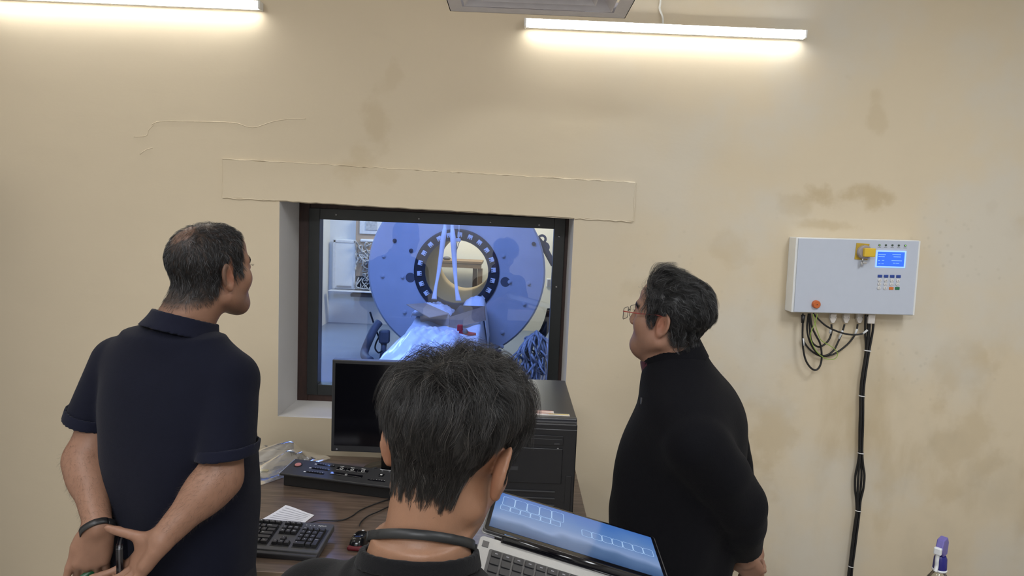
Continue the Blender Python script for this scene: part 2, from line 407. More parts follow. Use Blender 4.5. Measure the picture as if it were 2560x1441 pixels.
# ------------------------------------------------------------------ observation window
FY = 3.3
win = thing('window_1', 'dark framed observation window in the cream wall', 'window', (0, FY, 0), kind='structure')
def ring(x0, x1, z0, z1, t, y0, y1, jag=0.0):
    b = MB(); rs = random.Random(3)
    for c, d in ((((x0+x0+t)/2, (z0+z1)/2), (t, z1-z0)), (((x1+x1-t)/2, (z0+z1)/2), (t, z1-z0)), (((x0+x1)/2, z0+t/2), (x1-x0-2*t, t)), (((x0+x1)/2, z1-t/2), (x1-x0-2*t, t))):
        b.box((c[0], (y0+y1)/2, c[1]), (d[0], y1-y0, d[1]))
    return b
ring(OX0-.002, OX1+.002, OZ0-.002, OZ1+.002, .052, -.025, .06).build('wooden_frame', 'dark_wood', win, bevel=.003)
ring(-.957, .236, .917, 1.803, .051, -.036, .03).build('steel_frame', 'frame_black', win, bevel=.002)
MB().box((-.36, .005, 1.362), (1.10, .008, .80)).build('pane', 'window_glass', win)
for px, py in ((840, 537), (1047, 547), (1226, 556), (1348, 563), (1398, 592), (1391, 718)):
    p = at(px, py, FY-.038); MB().lathe([(.0, 0), (.005, 0), (.004, .003), (0, .0035)], (p[0], -.036, p[2]), (0, -1, 0), 12).build('screw', 'steel', win, True)

# ------------------------------------------------------------------ lamps on the wall
def batten(x0, x1, z, label, cord=None):
    t = thing('tube_light', label, 'lamp', ((x0+x1)/2, WY, z), (0, 0.0009, 0), group='LED tube lights on the wall'); L = x1-x0
    MB().box((0, -.011, 0), (L, .022, .030)).box((0, -.017, .0172), (L, .034, .002)).build('housing', 'batten_white', t, bevel=.002)  # thin top lip added to keep tube light off the wall above
    P = [(-L/2+.006, -.022-.022*math.sin(PI*k/10), .0155*math.cos(PI*k/10)) for k in range(11)]
    MB().prism(P, (L-.012, 0, 0)).build('diffuser', 'led_glow', t, True)
    for s in (-1, 1): MB().box((s*(L/2-.001), -.022, 0), (.010, .046, .034)).build('end_cap', 'batten_white', t, bevel=.003)
    if cord: MB().tube(cord, .004, 6).build('cord', 'wire_white', t, True)
    return t
a = at(1313, 57, 2.97); b_ = at(2013, 87, 2.97)
xm = (a[0]+b_[0])/2; zt = (a[2]+b_[2])/2
batten(a[0], b_[0], zt, 'glowing white LED tube on the wall to the right of the air diffuser', [(at(1657, 62, 2.97)[0]-xm, -.03, .012), (at(1659, 40, 2.97)[0]-xm, -.012, .05), (at(1652, 18, 2.97)[0]-xm, -.008, .085), (at(1654, 0, 2.97)[0]-xm, -.006, .115), (at(1660, -60, 2.97)[0]-xm, -.006, .25)])
c_ = at(650, 13, 2.97)
batten(c_[0]-(b_[0]-a[0]), c_[0], c_[2], 'glowing white LED tube at the top left of the wall, cut off by the frame')

# ------------------------------------------------------------------ air diffuser on its duct
DZ = at(1125, 28, 2.45)[2]; dx0, dx1 = -.249, .344; dc = ((dx0+dx1)/2, 2.45-(dx1-dx0)/2)
dif = thing('air_diffuser', 'grey square ceiling air diffuser with nested louvres, seen from below', 'vent', (dc[0], dc[1], DZ))
H = (dx1-dx0)/2
def sq_ring(h0, z0, h1, z1, th=.0025):
    b = MB(); q = lambda h, z: [(-h, -h, z), (h, -h, z), (h, h, z), (-h, h, z)]
    b.add(q(h0, z0)+q(h1, z1)+q(h0+th, z0)+q(h1+th, z1), [f for k in range(4) for f in ((k, (k+1) % 4, 4+(k+1) % 4, 4+k), (8+k, 12+k, 12+(k+1) % 4, 8+(k+1) % 4), (k, 8+k, 8+(k+1) % 4, (k+1) % 4), (4+k, 4+(k+1) % 4, 12+(k+1) % 4, 12+k))]); return b
rim = sq_ring(H-.045, .004, H-.003, 0); rim.v += sq_ring(H-.003, 0, H-.003, .05).v; o8 = 16; rim.f += [tuple(i+o8 for i in f) for f in sq_ring(1, 0, 1, 1).f]
rim.build('rim', 'vent_grey', dif)
for k, h in enumerate((H-.055, H-.115, H-.165, H-.21, H-.255)):
    sq_ring(max(h-.05, .004), .055, h, .004).build('louvre', 'vent_grey', dif)
MB().box((0, 0, (.06+3.2-DZ)/2+.002), (2*H-.06, 2*H-.06, 3.2-DZ-.064)).build('duct', 'vent_grey', dif)

# ------------------------------------------------------------------ control cabinet on the right of the wall
PYF = 2.92
pc4 = [at(x, y, PYF) for x, y in ((1992.6, 594), (2303, 602), (2284, 789), (1978.5, 782))]
pcen = sum(pc4)/4; pang = math.atan2(pc4[1][2]-pc4[0][2], pc4[1][0]-pc4[0][0])
pw = np.linalg.norm(pc4[1]-pc4[0]); ph = np.linalg.norm(pc4[0]-pc4[3]); pw = (pw+np.linalg.norm(pc4[2]-pc4[3]))/2
prot = Matrix.Rotation(-pang, 3, 'Y')
panel = thing('control_cabinet', 'light grey wall cabinet with blue display, keypad and yellow key switch', 'control box', pcen, prot)
def pl(x, y):
    v = prot.transposed() @ (Vector(at(x, y, PYF))-Vector(pcen)); return v.x, v.z
def pz(zx, zy, ox=2110, oy=590, k=9.605): return pl(ox+zx/k, oy+zy/k)   # from a closer look at the photograph
MB().box((0, .0425, 0), (pw, .075, ph)).build('case', 'panel_edge', panel, bevel=.003)
MB().box((.002, .0025, 0), (pw-.014, .007, ph-.006)).build('door', 'panel_paint', panel, bevel=.0015)
MB().box((pw/2-.004, .001, 0), (.007, .006, ph-.004)).build('hinge_strip', 'panel_edge', panel, bevel=.001)
def disc(name, x, z, r, h, m, par, y0=-.001, n=20, r1=None):
    return MB().lathe([(0, 0), (r, 0), (r if r1 is None else r1, h*.8), ((r if r1 is None else r1)*.85, h), (0, h)], (x, y0, z), (0, -1, 0), n).build(name, m, par, 'auto')
ks = MB().box((0, -.002, 0), (.054, .004, .068)).build('switch_plate', 'yellow_dark', panel, bevel=.001)
kx, kz = pz(425, 378); ks.location = (kx, 0, kz); ks.rotation_euler = (0, rad(3), 0)
disc('switch_collar', kx+.006, kz-.002, .0290, .022, 'grey_ring', panel)
kb = MB().box((.0145, -.030, -.001), (.046, .018, .036)).build('switch_knob', 'yellow', panel, bevel=.003); kb.location = (kx+.002, 0, kz-.001)
kk = MB(); kk.tube([(-.004, -.022, -.026), (-.006, -.024, -.036), (-.004, -.02, -.044)], .0025, 6); kk.box((.006, -.02, -.046), (.016, .008, .008)); kk.box((-.006, -.018, -.05), (.008, .006, .014)); kk.build('key', 'steel', panel, True, .001).location = (kx, 0, kz)
for k, (zx, zy) in enumerate(((848, 222), (1001, 224), (1157, 226), (1310, 230), (1467, 234))):
    x, z = pz(zx, zy); o = disc('indicator_light', x, z, .0042, .003, 'led_off', panel)
    if k in (0, 4): disc('lit_centre', x, z, .0022, .0036, 'led_green', o)
    MB().box((x, -.0013, z-.0095), (.013, .0006, .0018)).build('caption', 'grey_ink', panel)
cx_, cz_ = pz(1115, 562)
scr = MB().box((cx_, -.002, cz_), (.124, .004, .071)).build('display', 'lcd_border', panel, bevel=.001)
MB().box((cx_-.001, -.0034, cz_+.0005), (.112, .003, .060)).build('display_glass', 'lcd_blue', scr)
for zx, zy, wd in ((900, 452, .030), (885, 500, .026), (825, 590, .008), (920, 590, .010), (835, 668, .008), (910, 670, .009), (1250, 452, .036), (1260, 505, .030), (1250, 597, .043), (1190, 655, .010), (1270, 657, .014)):
    x, z = pz(zx, zy); MB().box((x, -.0052, z), (wd, .0006, .0024)).build('readout', 'lcd_text', scr)
for zx in (857, 1004, 1151, 1302):
    x, z = pz(zx, 967+(zx-857)*.02); MB().box((x, -.002, z), (.018, .004, .0115)).build('blue_key', 'blue_key', panel, bevel=.001)
for row, (zy, digs) in enumerate(((1066, '9876'), (1155, '5432'), (1248, '10'))):
    for k, d in enumerate(digs):
        x, z = pz((850, 998, 1142, 1290)[k]-row*10, zy+k*3); o = disc('number_key', x, z, .0075, .004, 'round_key', panel, n=18)
        text('digit', d, .009, 'grey_ink', o, (x, -.0053, z), (PI/2, 0, 0))
for zx, m_, nm in ((1128, 'orange', 'orange_key'), (1274, 'green_key', 'green_key')):
    x, z = pz(zx, 1262); MB().box((x, -.002, z), (.018, .004, .0115)).build(nm, m_, panel, bevel=.001)
x, z = pl(2039, 761); disc('warning_buzzer', x, z, .0175, .014, 'orange_lamp', panel, r1=.0165); disc('buzzer_hole', x, z, .002, .0005, 'black_plastic', panel, -.0152)

# cables below the cabinet; sketched from the photograph, each at its own distance from the wall
def cz7(P, Y): return [tuple(at(1940+x/3.895, 570+y/3.895, Y)) for x, y in P]
PBY = 2.955
def cable(label, pts, r, m, Y, extras=(), group='cables looped below the control cabinet', plug=None):
    P = cz7(pts, Y); c = P[0]; t = thing('cable', label, 'cable', c, group=group)
    MB().tube(P, r, 8, 8).build('sheath', m, t, True, off=c)
    if plug:
        px, py = plug; q = Vector(at(1940+px/3.895, 570+py/3.895, Y)); b = MB()
        b.prism([(q.x-.013, Y-.008, q.z+.022), (q.x+.013, Y-.008, q.z+.022), (q.x+.013, Y-.008, q.z-.002), (q.x+.006, Y-.008, q.z-.018), (q.x-.006, Y-.008, q.z-.018), (q.x-.013, Y-.008, q.z-.002)], (0, .016, 0))
        o = b.build('connector', 'connector_grey', t, bevel=.002, off=c)
        for s in (-1, 1): MB().cyl((q.x+s*.010, Y-.0085, q.z+.006), (q.x+s*.010, Y-.011, q.z+.006), .0025, n=10).build('screw', 'steel', o, off=c)
    for (x0, y0), (x1, y1) in extras:
        A, B = cz7([(x0, y0), (x1, y1)], Y); MB().cyl(A, B, r*1.18, n=10).build('marker_sleeve', 'cable_label', t, True, off=c)
    return t
cable('black power cable hanging in the lowest loop below the cabinet', [(262, 835), (262, 900), (258, 1050), (265, 1180), (290, 1290), (340, 1365), (390, 1385), (430, 1340), (445, 1250), (430, 1130), (385, 1040), (350, 960), (330, 835)], .0042, 'cable_black', PBY-.006, (((262, 1075), (268, 1145)),))
cable('black cable with the shortest loop from the leftmost grey connector', [(540, 940), (538, 1030), (500, 1110), (420, 1160), (350, 1110), (330, 1000), (322, 835)], .0042, 'cable_black', PBY+.006, (((535, 985), (526, 1030)),), plug=(550, 885))
cable('black cable curving from the second grey connector under the cabinet', [(668, 940), (640, 1030), (605, 1110), (560, 1195), (480, 1245), (400, 1220), (330, 1110), (302, 980), (318, 835)], .0040, 'cable_black', PBY+.0165, (((650, 1000), (612, 1080)),), plug=(680, 885))
cable('black cable sweeping widest, from the third grey connector', [(795, 940), (772, 1035), (690, 1140), (560, 1230), (440, 1250), (340, 1195), (278, 1120), (262, 1080)], .0040, 'cable_black', PBY+.0245, (((790, 985), (768, 1040)),), plug=(810, 885))
cable('black cable sagging gently across the others to its white tip', [(885, 1000), (830, 1035), (720, 1040), (600, 1010), (480, 950), (375, 850), (372, 835)], .0038, 'cable_black', PBY-.017, (((890, 997), (846, 1030)),))
cable('thin green and yellow earth wire looping below the cabinet', [(402, 838), (385, 920), (355, 980), (335, 1050), (350, 1120), (400, 1210), (480, 1272), (560, 1280), (600, 1240), (580, 1190), (520, 1145), (440, 1095), (410, 1030), (385, 950), (360, 838)], .0016, 'wire_green', PBY-.026)
pp = Vector(at(1940+262/3.895, 570+890/3.895, PBY-.006))
MB().cyl((pp.x, pp.y, pp.z+.018), (pp.x, pp.y, pp.z-.016), .009, .006, 14).build('power_plug', 'black_plastic', bpy.data.objects['cable'], True, off=cz7([(262, 835)], PBY-.006)[0])

def bundle():
    k = 2.119; Pz = lambda x, y, Y: Vector(at(2080+x/k, 760+y/k, Y)); c = Pz(188, 60, 2.96)
    t = thing('cable_bundle', 'bundle of black cables tied with white ties, running down the wall', 'cable', c)
    MY = 2.978
    cen = [(188, 250), (165, 400), (158, 490), (157, 570), (155, 650), (153, 730), (152, 793), (150, 850), (148, 910), (144, 980), (140, 1040), (138, 1098), (130, 1160), (122, 1220), (112, 1300), (100, 1393), (95, 1441), (88, 1560), (84, 1700)]
    spread = [9, 9, 8, 8, 9, 8, 8, 14, 24, 22, 12, 8, 9, 9, 9, 8, 9, 9, 9]
    tops = [(178, 58, -1), (193, 58, -.35), (200, 62, .35), (223, 66, 1)]
    for i, (tx, ty, s) in enumerate(tops):
        pts = [tuple(Pz(tx, ty, 2.955)), tuple(Pz(tx-(2 if i < 3 else 8), 150, 2.968))]
        for (x, y), sp in zip(cen, spread): pts.append(tuple(Pz(x+s*sp, y, MY-(.008 if i % 2 else 0))))
        MB().tube(pts, .0048, 8, 5).build('cable', 'cable_black', t, True, off=c)
    q = Pz(205, 95, 2.955); b = MB(); b.box((q.x, q.y, q.z+.012), (.030, .016, .04)); b.build('connector', 'connector_grey', t, bevel=.003, off=c)
    for x, y, wd in ((188, 250, 19), (158, 490, 17), (152, 793, 16), (138, 1098, 15), (100, 1393, 14)):
        q = Pz(x, y, MY-.004); r = wd/k/1750*3.1; b = MB()
        vs = [(q.x+math.cos(2*PI*i/20)*r, q.y+math.sin(2*PI*i/20)*.0115, q.z-.3*math.cos(2*PI*i/20)*r*.2) for i in range(20)]
        vs2 = [(x_, y_, z_+.004) for x_, y_, z_ in vs]
        b.add(vs+vs2, [(i, (i+1) % 20, 20+(i+1) % 20, 20+i) for i in range(20)]); b.build('cable_tie', 'cable_tie', t, True, off=c)
bundle()

# ------------------------------------------------------------------ spray bottle on a side table at the right
st = thing('side_table', 'small side table at the right, below the picture edge', 'table', (1.55, 2.0, 0))
MB().box((0, 0, .60), (.8, .5, .025)).build('tabletop', 'desk_top', st, bevel=.003)
for sx in (-1, 1):
    for sy in (-1, 1): MB().box((sx*.36, sy*.21, .294), (.04, .04, .588)).build('leg', 'steel_dark', st)
bx = at(2346, 1400, 2.0)
bot = thing('spray_bottle', 'clear spray bottle with blue and white trigger head near the wall', 'bottle', (bx[0]+.006, 2.0, .6125), (0, 0, rad(-48)))
ht = at(2350, 1345, 2.0)[2]-.6125      # overall height
MB().lathe([(0, 0), (.030, 0), (.034, .006), (.034, ht-.155), (.030, ht-.128), (.018, ht-.108), (.0135, ht-.100), (.0135, ht-.09), (0, ht-.09)], n=32).build('bottle_body', 'bottle_clear', bot, True)
MB().lathe([(.0, ht-.098), (.0185, ht-.098), (.019, ht-.094), (.0175, ht-.062), (.014, ht-.055), (0, ht-.055)], n=28).build('collar', 'bottle_blue', bot, 'auto')
MB().lathe([(.0195, ht-.102), (.0205, ht-.0985), (.0195, ht-.095), (.018, ht-.095), (.018, ht-.102)], n=28, closed=True).build('collar_ring', 'white_plastic', bot, True)
hd = MB(); hd.prism([(-.010, -.028, ht-.030), (-.010, -.016, ht-.002), (-.010, .016, ht), (-.010, .030, ht-.018), (-.010, .026, ht-.056), (-.010, -.008, ht-.056)], (.020, 0, 0)); hd.build('spray_head', 'bottle_violet', bot, bevel=.003)
MB().box((0, -.033, ht-.032), (.020, .014, .021)).build('nozzle', 'white_plastic', bot, bevel=.003)
MB().tube([(0, -.030, ht-.042), (0, -.033, ht-.060), (0, -.031, ht-.078), (0, -.037, ht-.094)], .0055, 8, 6).build('trigger', 'white_plastic', bot, True)

# ------------------------------------------------------------------ desk
desk = thing('desk', 'dark wood grain desk under the window', 'desk', (-.38, 2.40, 0))
DX0, DX1, DY0, DY1 = -1.06+.38, .30+.38, 1.93-2.40, 2.912-2.40
MB().rrect(DX1-DX0, DY1-DY0, .03, .722, .75, ((DX0+DX1)/2, (DY0+DY1)/2)).build('desktop', 'desk_top', desk, bevel=.003)
MB().box(((DX0+DX1)/2, DY0-.001, .736), (DX1-DX0-.06, .003, .026)).build('edge_strip', 'desk_edge', desk)
for x in (DX0+.03, DX1-.06): MB().box((x, .02, .361), (.03, DY1-DY0-.12, .722)).build('side_panel', 'desk_top', desk)
MB().box(((DX0+DX1)/2-.015, DY1-.10, .45), (DX1-DX0-.13, .02, .5)).build('modesty_panel', 'desk_top', desk)

# ------------------------------------------------------------------ monitor
mc = at(828, 1128, 2.70)
mon = thing('monitor', 'black square monitor standing switched off before the window', 'monitor', (mc[0]+.212, 2.72, .75), (0, 0, rad(1.0)))
z0 = mc[2]-.75; mh = at(828, 899, 2.70)[2]-mc[2]
MB().box((0, 0, z0+mh/2), (.425, .040, mh)).build('casing', 'charcoal', mon, bevel=.003)
MB().box((0, .032, z0+mh/2), (.34, .03, mh-.08)).build('back_shell', 'charcoal', mon, bevel=.01)
MB().box((0, -.0195, z0+mh/2+.006), (.400, .004, mh-.040)).build('screen', 'black_gloss', mon)
lg = MB(); lg.prism([(-.194, -.0206, z0+.0095), (-.1895, -.0206, z0+.005), (-.185, -.0206, z0+.0095), (-.1895, -.0206, z0+.014)], (0, -.0008, 0)); lg.build('logo', 'grey_ink', mon)
MB().cyl((0, .04, .012), (0, .04, z0+.12), .022, n=20).build('stand', 'charcoal', mon, True)
MB().lathe([(0, .001), (.098, .001), (.100, .004), (.095, .012), (.03, .018), (0, .018)], (0, .03, 0), n=40).build('base', 'black_gloss', mon, True)
cb = MB(); cb.tube([(-.018, .012, z0+.004), (-.014, .02, z0-.03), (-.010, .03, z0-.055)], .0035, 8); cb.cyl((-.010, .03, z0-.052), (-.004, .036, z0-.088), .0085, .0075, 12)
cb.tube([(-.004, .036, z0-.086), (.004, .04, max(.02, z0-.094)), (.03, .05, max(.02, z0-.096)), (.09, .075, .03)], .0025, 8); cb.build('video_cable', 'cable_black', mon, True)

# ------------------------------------------------------------------ computer tower
PZ = 1.20
pf = atz(1444, 1052, PZ); pb = atz(1412, 952, PZ); PWD, PH = .235, .45; PD = pb[1]-pf[1]
pc = thing('computer_tower', 'large black computer tower standing on the right end of the desk', 'computer', (pf[0]-PWD/2, pf[1], .75))
MB().box((0, PD/2+.006, PH/2), (PWD, PD-.012, PH)).build('case', 'pc_top', pc, bevel=.003)
MB().box((0, .006, PH/2-.006), (PWD, .024, PH-.012)).build('front_bezel', 'pc_black', pc, bevel=.003)
MB().prism([(-PWD/2, -.0075, PH-.030), (-PWD/2, .020, PH+.0012), (-PWD/2, .034, PH+.0012), (-PWD/2, .034, PH-.030)], (PWD, 0, 0)).build('top_strip', 'pc_silver', pc, bevel=.002)
dr = MB().box((-.012, -.007, PH-.062), (.178, .006, .030)).build('optical_drive', 'pc_black', pc, bevel=.001)
MB().box((.058, -.0105, PH-.071), (.016, .003, .006)).build('eject_button', 'charcoal', dr)
MB().box((-.012, -.0102, PH-.058), (.172, .0015, .0012)).build('tray_line', 'charcoal_light', dr)
bay = MB().box((-.012, -.0068, PH-.142), (.178, .006, .110)).build('drive_bay_cover', 'pc_black', pc, bevel=.002)
MB().cyl((.062, -.0065, PH-.088), (.062, -.0085, PH-.088), .003, n=12).build('power_light', 'silver', pc)
MB().box((-.075, -.0105, PH-.152), (.04, .0015, .012)).build('badge', 'charcoal', bay)
gr = MB()
for k in range(9): gr.box((-.020, -.0075, PH-.222-k*.021), (.160, .006, .0045))
gr.build('vent_grille', 'charcoal', pc, bevel=.001)
MB().box((.0985, -.0065, PH-.29), (.018, .004, .24)).build('side_trim', 'pc_black', pc, bevel=.001)
s1 = MB().box((-.005, .077, PH+.0006), (.110, .024, .0008)).build('label_sticker', 'sticker_white', pc)
MB().box((-.005, .0885, PH+.0011), (.106, .0025, .0004)).build('red_stripe', 'sticker_red', s1); MB().box((-.005, .0655, PH+.0011), (.106, .0015, .0004)).build('red_stripe', 'sticker_red', s1)
MB().box((-.005, .078, PH+.0011), (.092, .0035, .0004)).build('print_line', 'sticker_red', s1)
s2 = MB().box((.022, .0505, PH+.0006), (.150, .022, .0008)).build('label_sticker', 'sticker_white', pc)
MB().box((.064, .0535, PH+.0011), (.062, .010, .0004)).build('yellow_band', 'sticker_yellow', s2); MB().box((-.005, .0595, PH+.0011), (.09, .002, .0004)).build('red_stripe', 'sticker_red', s2)
for k in range(3): MB().box((.02, .044+k*.004, PH+.0011), (.11-.02*k, .0012, .0004)).build('print_line', 'print_grey', s2)

# ------------------------------------------------------------------ intercom console
cA = atz(705, 1214, .75); cyaw = math.atan2(2.482-2.565, -.435+.841)
con = thing('control_console', 'long low black control console with sliders and round buttons', 'console', (cA[0], cA[1], .75), (0, 0, cyaw))
CL, CD = .475, .105
MB().prism([(.006, 0, 0), (.006, CD-.02, 0), (.006, CD-.02, .058), (.006, .0, .044)], (CL-.012, 0, 0)).build('body', 'black_plastic', con, bevel=.003)
tilt = math.atan2(.016, CD+.014)
Rt = Matrix.Rotation(tilt, 4, 'X'); TO = Matrix.Translation((0, -.014, .046))
top = MB().box((CL/2, CD/2+.004, .0045), (CL, CD+.016, .009)).build('top_plate', 'charcoal', con, bevel=.003); top.matrix_local = TO @ Rt
def ctop(name, mb, m, par=None, **k):
    o = mb.build(name, m, par or con, **k); 
    if par is None: o.matrix_local = TO @ Rt
    return o
ctop('side_strip', MB().box((-.002, CD/2+.004, .005), (.004, CD+.012, .007)), 'silver', bevel=.001)
TW = CD+.016; v0 = -.004
def cu(u, v): return u*CL*1.0, v0+v*TW      # u along the console, v from front lip to back
x, y = cu(.075, .62); b_ = ctop('round_button', MB().lathe([(0, .009), (.0165, .009), (.0165, .0105), (0, .0105)], (x, y, 0), n=28), 'black_gloss', smooth='auto'); MB().lathe([(0, .0100), (.0125, .0100), (.012, .0125), (0, .013)], (x, y, 0), n=28).build('button_face', 'pink_button', b_, 'auto')
for u, v in ((.235, .80), (.222, .53), (.208, .27)):
    x, y = cu(u, v); s = ctop('slider', MB().box((x+.03, y, .0085), (.072, .0075, .004)), 'black_gloss'); MB().box((x+.03+.022, y, .011), (.010, .006, .004)).build('slider_knob', 'charcoal', s, bevel=.001)
    for k in range(6): MB().box((x+.004+k*.0105, y+.0075, .0092), (.0016, .0028, .0006)).build('scale_mark', 'white_ink', s)
    MB().box((x-.0135, y+.001, .0092), (.0085, .0055, .0006)).build('symbol', 'white_ink', s)
for k in range(3):
    x, y = cu(.445+.092*k, .70); s = ctop('square_button', MB().box((x, y, .009), (.040, .021, .0035)), 'black_gloss', bevel=.001)
    MB().lathe([(.0052, .0108), (.0068, .0108), (.0068, .0113), (.0052, .0113)], (x, y, 0), n=18, closed=True).build('symbol', 'white_ink', s)
    MB().box((x-.006, y+.0185, .0092), (.016, .0022, .0006)).build('caption', 'white_ink', s)
x, y = cu(.525, .37); s = ctop('talk_bar', MB().box((x, y, .0095), (.128, .015, .005)), 'black_gloss', bevel=.001); MB().lathe([(.003, .012), (.0045, .012), (.0045, .0125), (.003, .0125)], (x, y-.002, 0), n=16, closed=True).build('symbol', 'white_ink', s)
x, y = cu(.795, .60); s = ctop('small_button', MB().box((x, y, .0095), (.020, .016, .005)), 'black_gloss', bevel=.001); MB().box((x, y, .0122), (.008, .006, .0005)).build('symbol', 'white_ink', s)
for u in (.775, .835): x, y = cu(u, .88); ctop('small_light', MB().box((x, y, .0092), (.006, .004, .001)), 'grey_ink')
x, y = cu(.80, .96); ctop('caption', MB().box((x, y, .0092), (.05, .002, .0006)), 'white_ink')
x, y = cu(.79, .26); s = ctop('slider', MB().box((x, y, .0085), (.068, .0075, .004)), 'black_gloss'); MB().box((x-.02, y, .011), (.010, .006, .004)).build('slider_knob', 'charcoal', s, bevel=.001)
for k in range(6): MB().box((x-.024+k*.0105, y+.0075, .0092), (.0016, .0028, .0006)).build('scale_mark', 'white_ink', s)
x, y = cu(.945, .66); b_ = ctop('round_button', MB().lathe([(0, .009), (.0165, .009), (.0165, .0105), (0, .0105)], (x, y, 0), n=28), 'black_gloss', smooth='auto'); MB().lathe([(0, .0100), (.0125, .0100), (.012, .0125), (0, .013)], (x, y, 0), n=28).build('button_face', 'paper', b_, 'auto')
MB().tube([(CL*.62, CD+.002, .03), (CL*.64, CD+.02, .052), (CL*.69, CD+.03, .058), (CL*.76, CD+.03, .03), (CL*.83, CD+.028, .004)], .0025, 8).build('cord', 'cable_black', con, True)

# ------------------------------------------------------------------ paper, keyboard, mouse, plastic bag
pq = [atz(*p, .7522) for p in ((714, 1270), (786, 1288), (750, 1316), (640, 1306))]
pap = MB(); n = 12
def pq_at(u, v, h): 
    a = pq[0]*(1-u)+pq[1]*u; b = pq[3]*(1-u)+pq[2]*u; p = a*(1-v)+b*v
    return (p[0], p[1], .7512+.010*(1-v)**2*(.5+.5*math.cos(3*u))+h)
for h in (0, .0006): pap.v += [pq_at(i/n, j/n, h) for j in range(n+1) for i in range(n+1)]
K = (n+1)*(n+1); pap.f = [(j*(n+1)+i, (j+1)*(n+1)+i, (j+1)*(n+1)+i+1, j*(n+1)+i+1) for j in range(n) for i in range(n)]
pap.f = [f[::-1] for f in pap.f]+[tuple(k+K for k in f) for f in pap.f]
pc0 = pq_at(.5, .5, 0)
po = pap.build('paper_sheet', 'paper', None, 'auto', off=pc0); po.location = pc0; tag(po, 'folded white sheet of paper with printed lines behind the keyboard', 'paper')
pr = MB()
for r in range(8):
    v = .10+r*.11
    for i in range(10):
        u0, u1 = .10+i*.08, .18+i*.08
        A, B = pq_at(u0, v, .0010), pq_at(u1, v, .0010); C_, D_ = pq_at(u1, v+.035, .0010), pq_at(u0, v+.035, .0010); pr.add([A, D_, C_, B], [(0, 1, 2, 3)])
pr.build('printed_lines', 'print_grey', po, off=pc0)

KY = rad(-4.5)
kbr = Vector((-.536, 2.158, .75))
kb = thing('keyboard', 'black full size keyboard beside the man in the navy polo shirt', 'keyboard', kbr, Euler((0, 0, KY)))
KL, KD = .45, .155; kt = rad(8.0); KT = Matrix.Translation((0, 0, .0365)) @ Matrix.Rotation(kt, 4, 'X')   # local origin at back right, front is -y
def kpart(name, mb, m, par=None, **k):
    o = mb.build(name, m, par or kb, **k)
    if par is None: o.matrix_local = KT
    return o
kpart('keyboard_body', MB().rrect(KL, KD, .008, -.012, .008, (-KL/2, -KD/2)), 'charcoal_light', bevel=.003)
for x0_, x1_ in ((-.090, -.008), (-.158, -.099), (-.440, -.167)):
    kpart('key_well', MB().box(((x0_+x1_)/2, -.086, .0078), (x1_-x0_, .102, .0012)), 'black_plastic') if x0_ != -.158 else [kpart('key_well', MB().box(((x0_+x1_)/2, -.055, .0078), (x1_-x0_, .040, .0012)), 'black_plastic'), kpart('key_well', MB().box(((x0_+x1_)/2, -.1265, .0078), (x1_-x0_, .021, .0012)), 'black_plastic')]
kpart('key_well', MB().box((-.128, -.0195, .0078), (.058, .018, .0012)), 'black_plastic'); kpart('key_well', MB().box((-.204, -.0195, .0078), (.074, .018, .0012)), 'black_plastic')
U = .019
def key(x, y, wd=1, hd_=1, leg=None, flip=False):
    a, b = U*wd/2, U*hd_/2; v = []
    for s, z in ((-.0008, .008), (-.0026, .0165)):
        v += [(x-a-s if s > 0 else x-a-s, y-b-s, z), (x+a+s, y-b-s, z), (x+a+s, y+b+s, z), (x-a-s, y+b+s, z)]
    o = kpart('key', MB().add(v, [(3, 2, 1, 0), (4, 5, 6, 7), (0, 1, 5, 4), (1, 2, 6, 5), (2, 3, 7, 6), (3, 0, 4, 7)]), 'key_grey', bevel=.0008)
    if leg: text('legend', leg, .0052 if len(leg) < 2 else .0036, 'white_ink', o, (x-a+.0095 if wd > 1 else x, y+b-.008, .0167))
rows = [-.0445-U*k for k in range(5)]
nx = [-.0805+U*k for k in range(4)]
for r, s in enumerate((('Num', '/', '*', '-'), ('7', '8', '9', None), ('4', '5', '6', None), ('1', '2', '3', None))):
    for k, ch in enumerate(s):
        if ch: key(nx[k], rows[r], 1, 1, ch)
key(nx[3], (rows[1]+rows[2])/2, 1, 2, '+'); key(nx[3], (rows[3]+rows[4])/2, 1, 2, 'Enter'); key((nx[0]+nx[1])/2, rows[4], 2, 1, '0'); key(nx[2], rows[4], 1, 1, '.')
ex = [-.1475+U*k for k in range(3)]
for k, ch in enumerate(('Ins', 'Home', 'PgUp')): key(ex[k], rows[0], 1, 1, ch)
for k, ch in enumerate(('Del', 'End', 'PgDn')): key(ex[k], rows[1], 1, 1, ch)
for k, ch in enumerate(('Prt', 'Scr', 'Brk')): key(ex[k], -.0195, 1, .85, ch)
key(ex[1], rows[3], 1, 1, '^')
for k, ch in enumerate('<v>'): key(ex[k], rows[4], 1, 1, ch)
mx = -.1685                       # right end of the letter block
for k, ch in enumerate(('F9', 'F10', 'F11', 'F12')): key(mx-U*3.5+U*k, -.0195, 1, .85, ch)
for r, s in enumerate(([('Backspace', 2), ('=', 1), ('-', 1), ('0', 1), ('9', 1)], [('\\', 1.5), (']', 1), ('[', 1), ('P', 1), ('O', 1)], [('Enter', 2.25), ("'", 1), (';', 1), ('L', 1)], [('Shift', 2.75), ('/', 1), ('.', 1), (',', 1)], [('Ctrl', 1.25), ('Menu', 1.25), ('Win', 1.25), ('Alt', 1.25)])):
    x = mx
    for ch, wd in s: key(x-U*wd/2, rows[r], wd, 1, ch); x -= U*wd
rest = MB()
for r in range(5):
    for k in range(7): rest.box((-.29-U*k-(r % 2)*.004, rows[r], .0122), (U-.003, U-.003, .0085))
so = kpart('far_keys', rest, 'key_grey', bevel=.0008); so['kind'] = 'stuff'
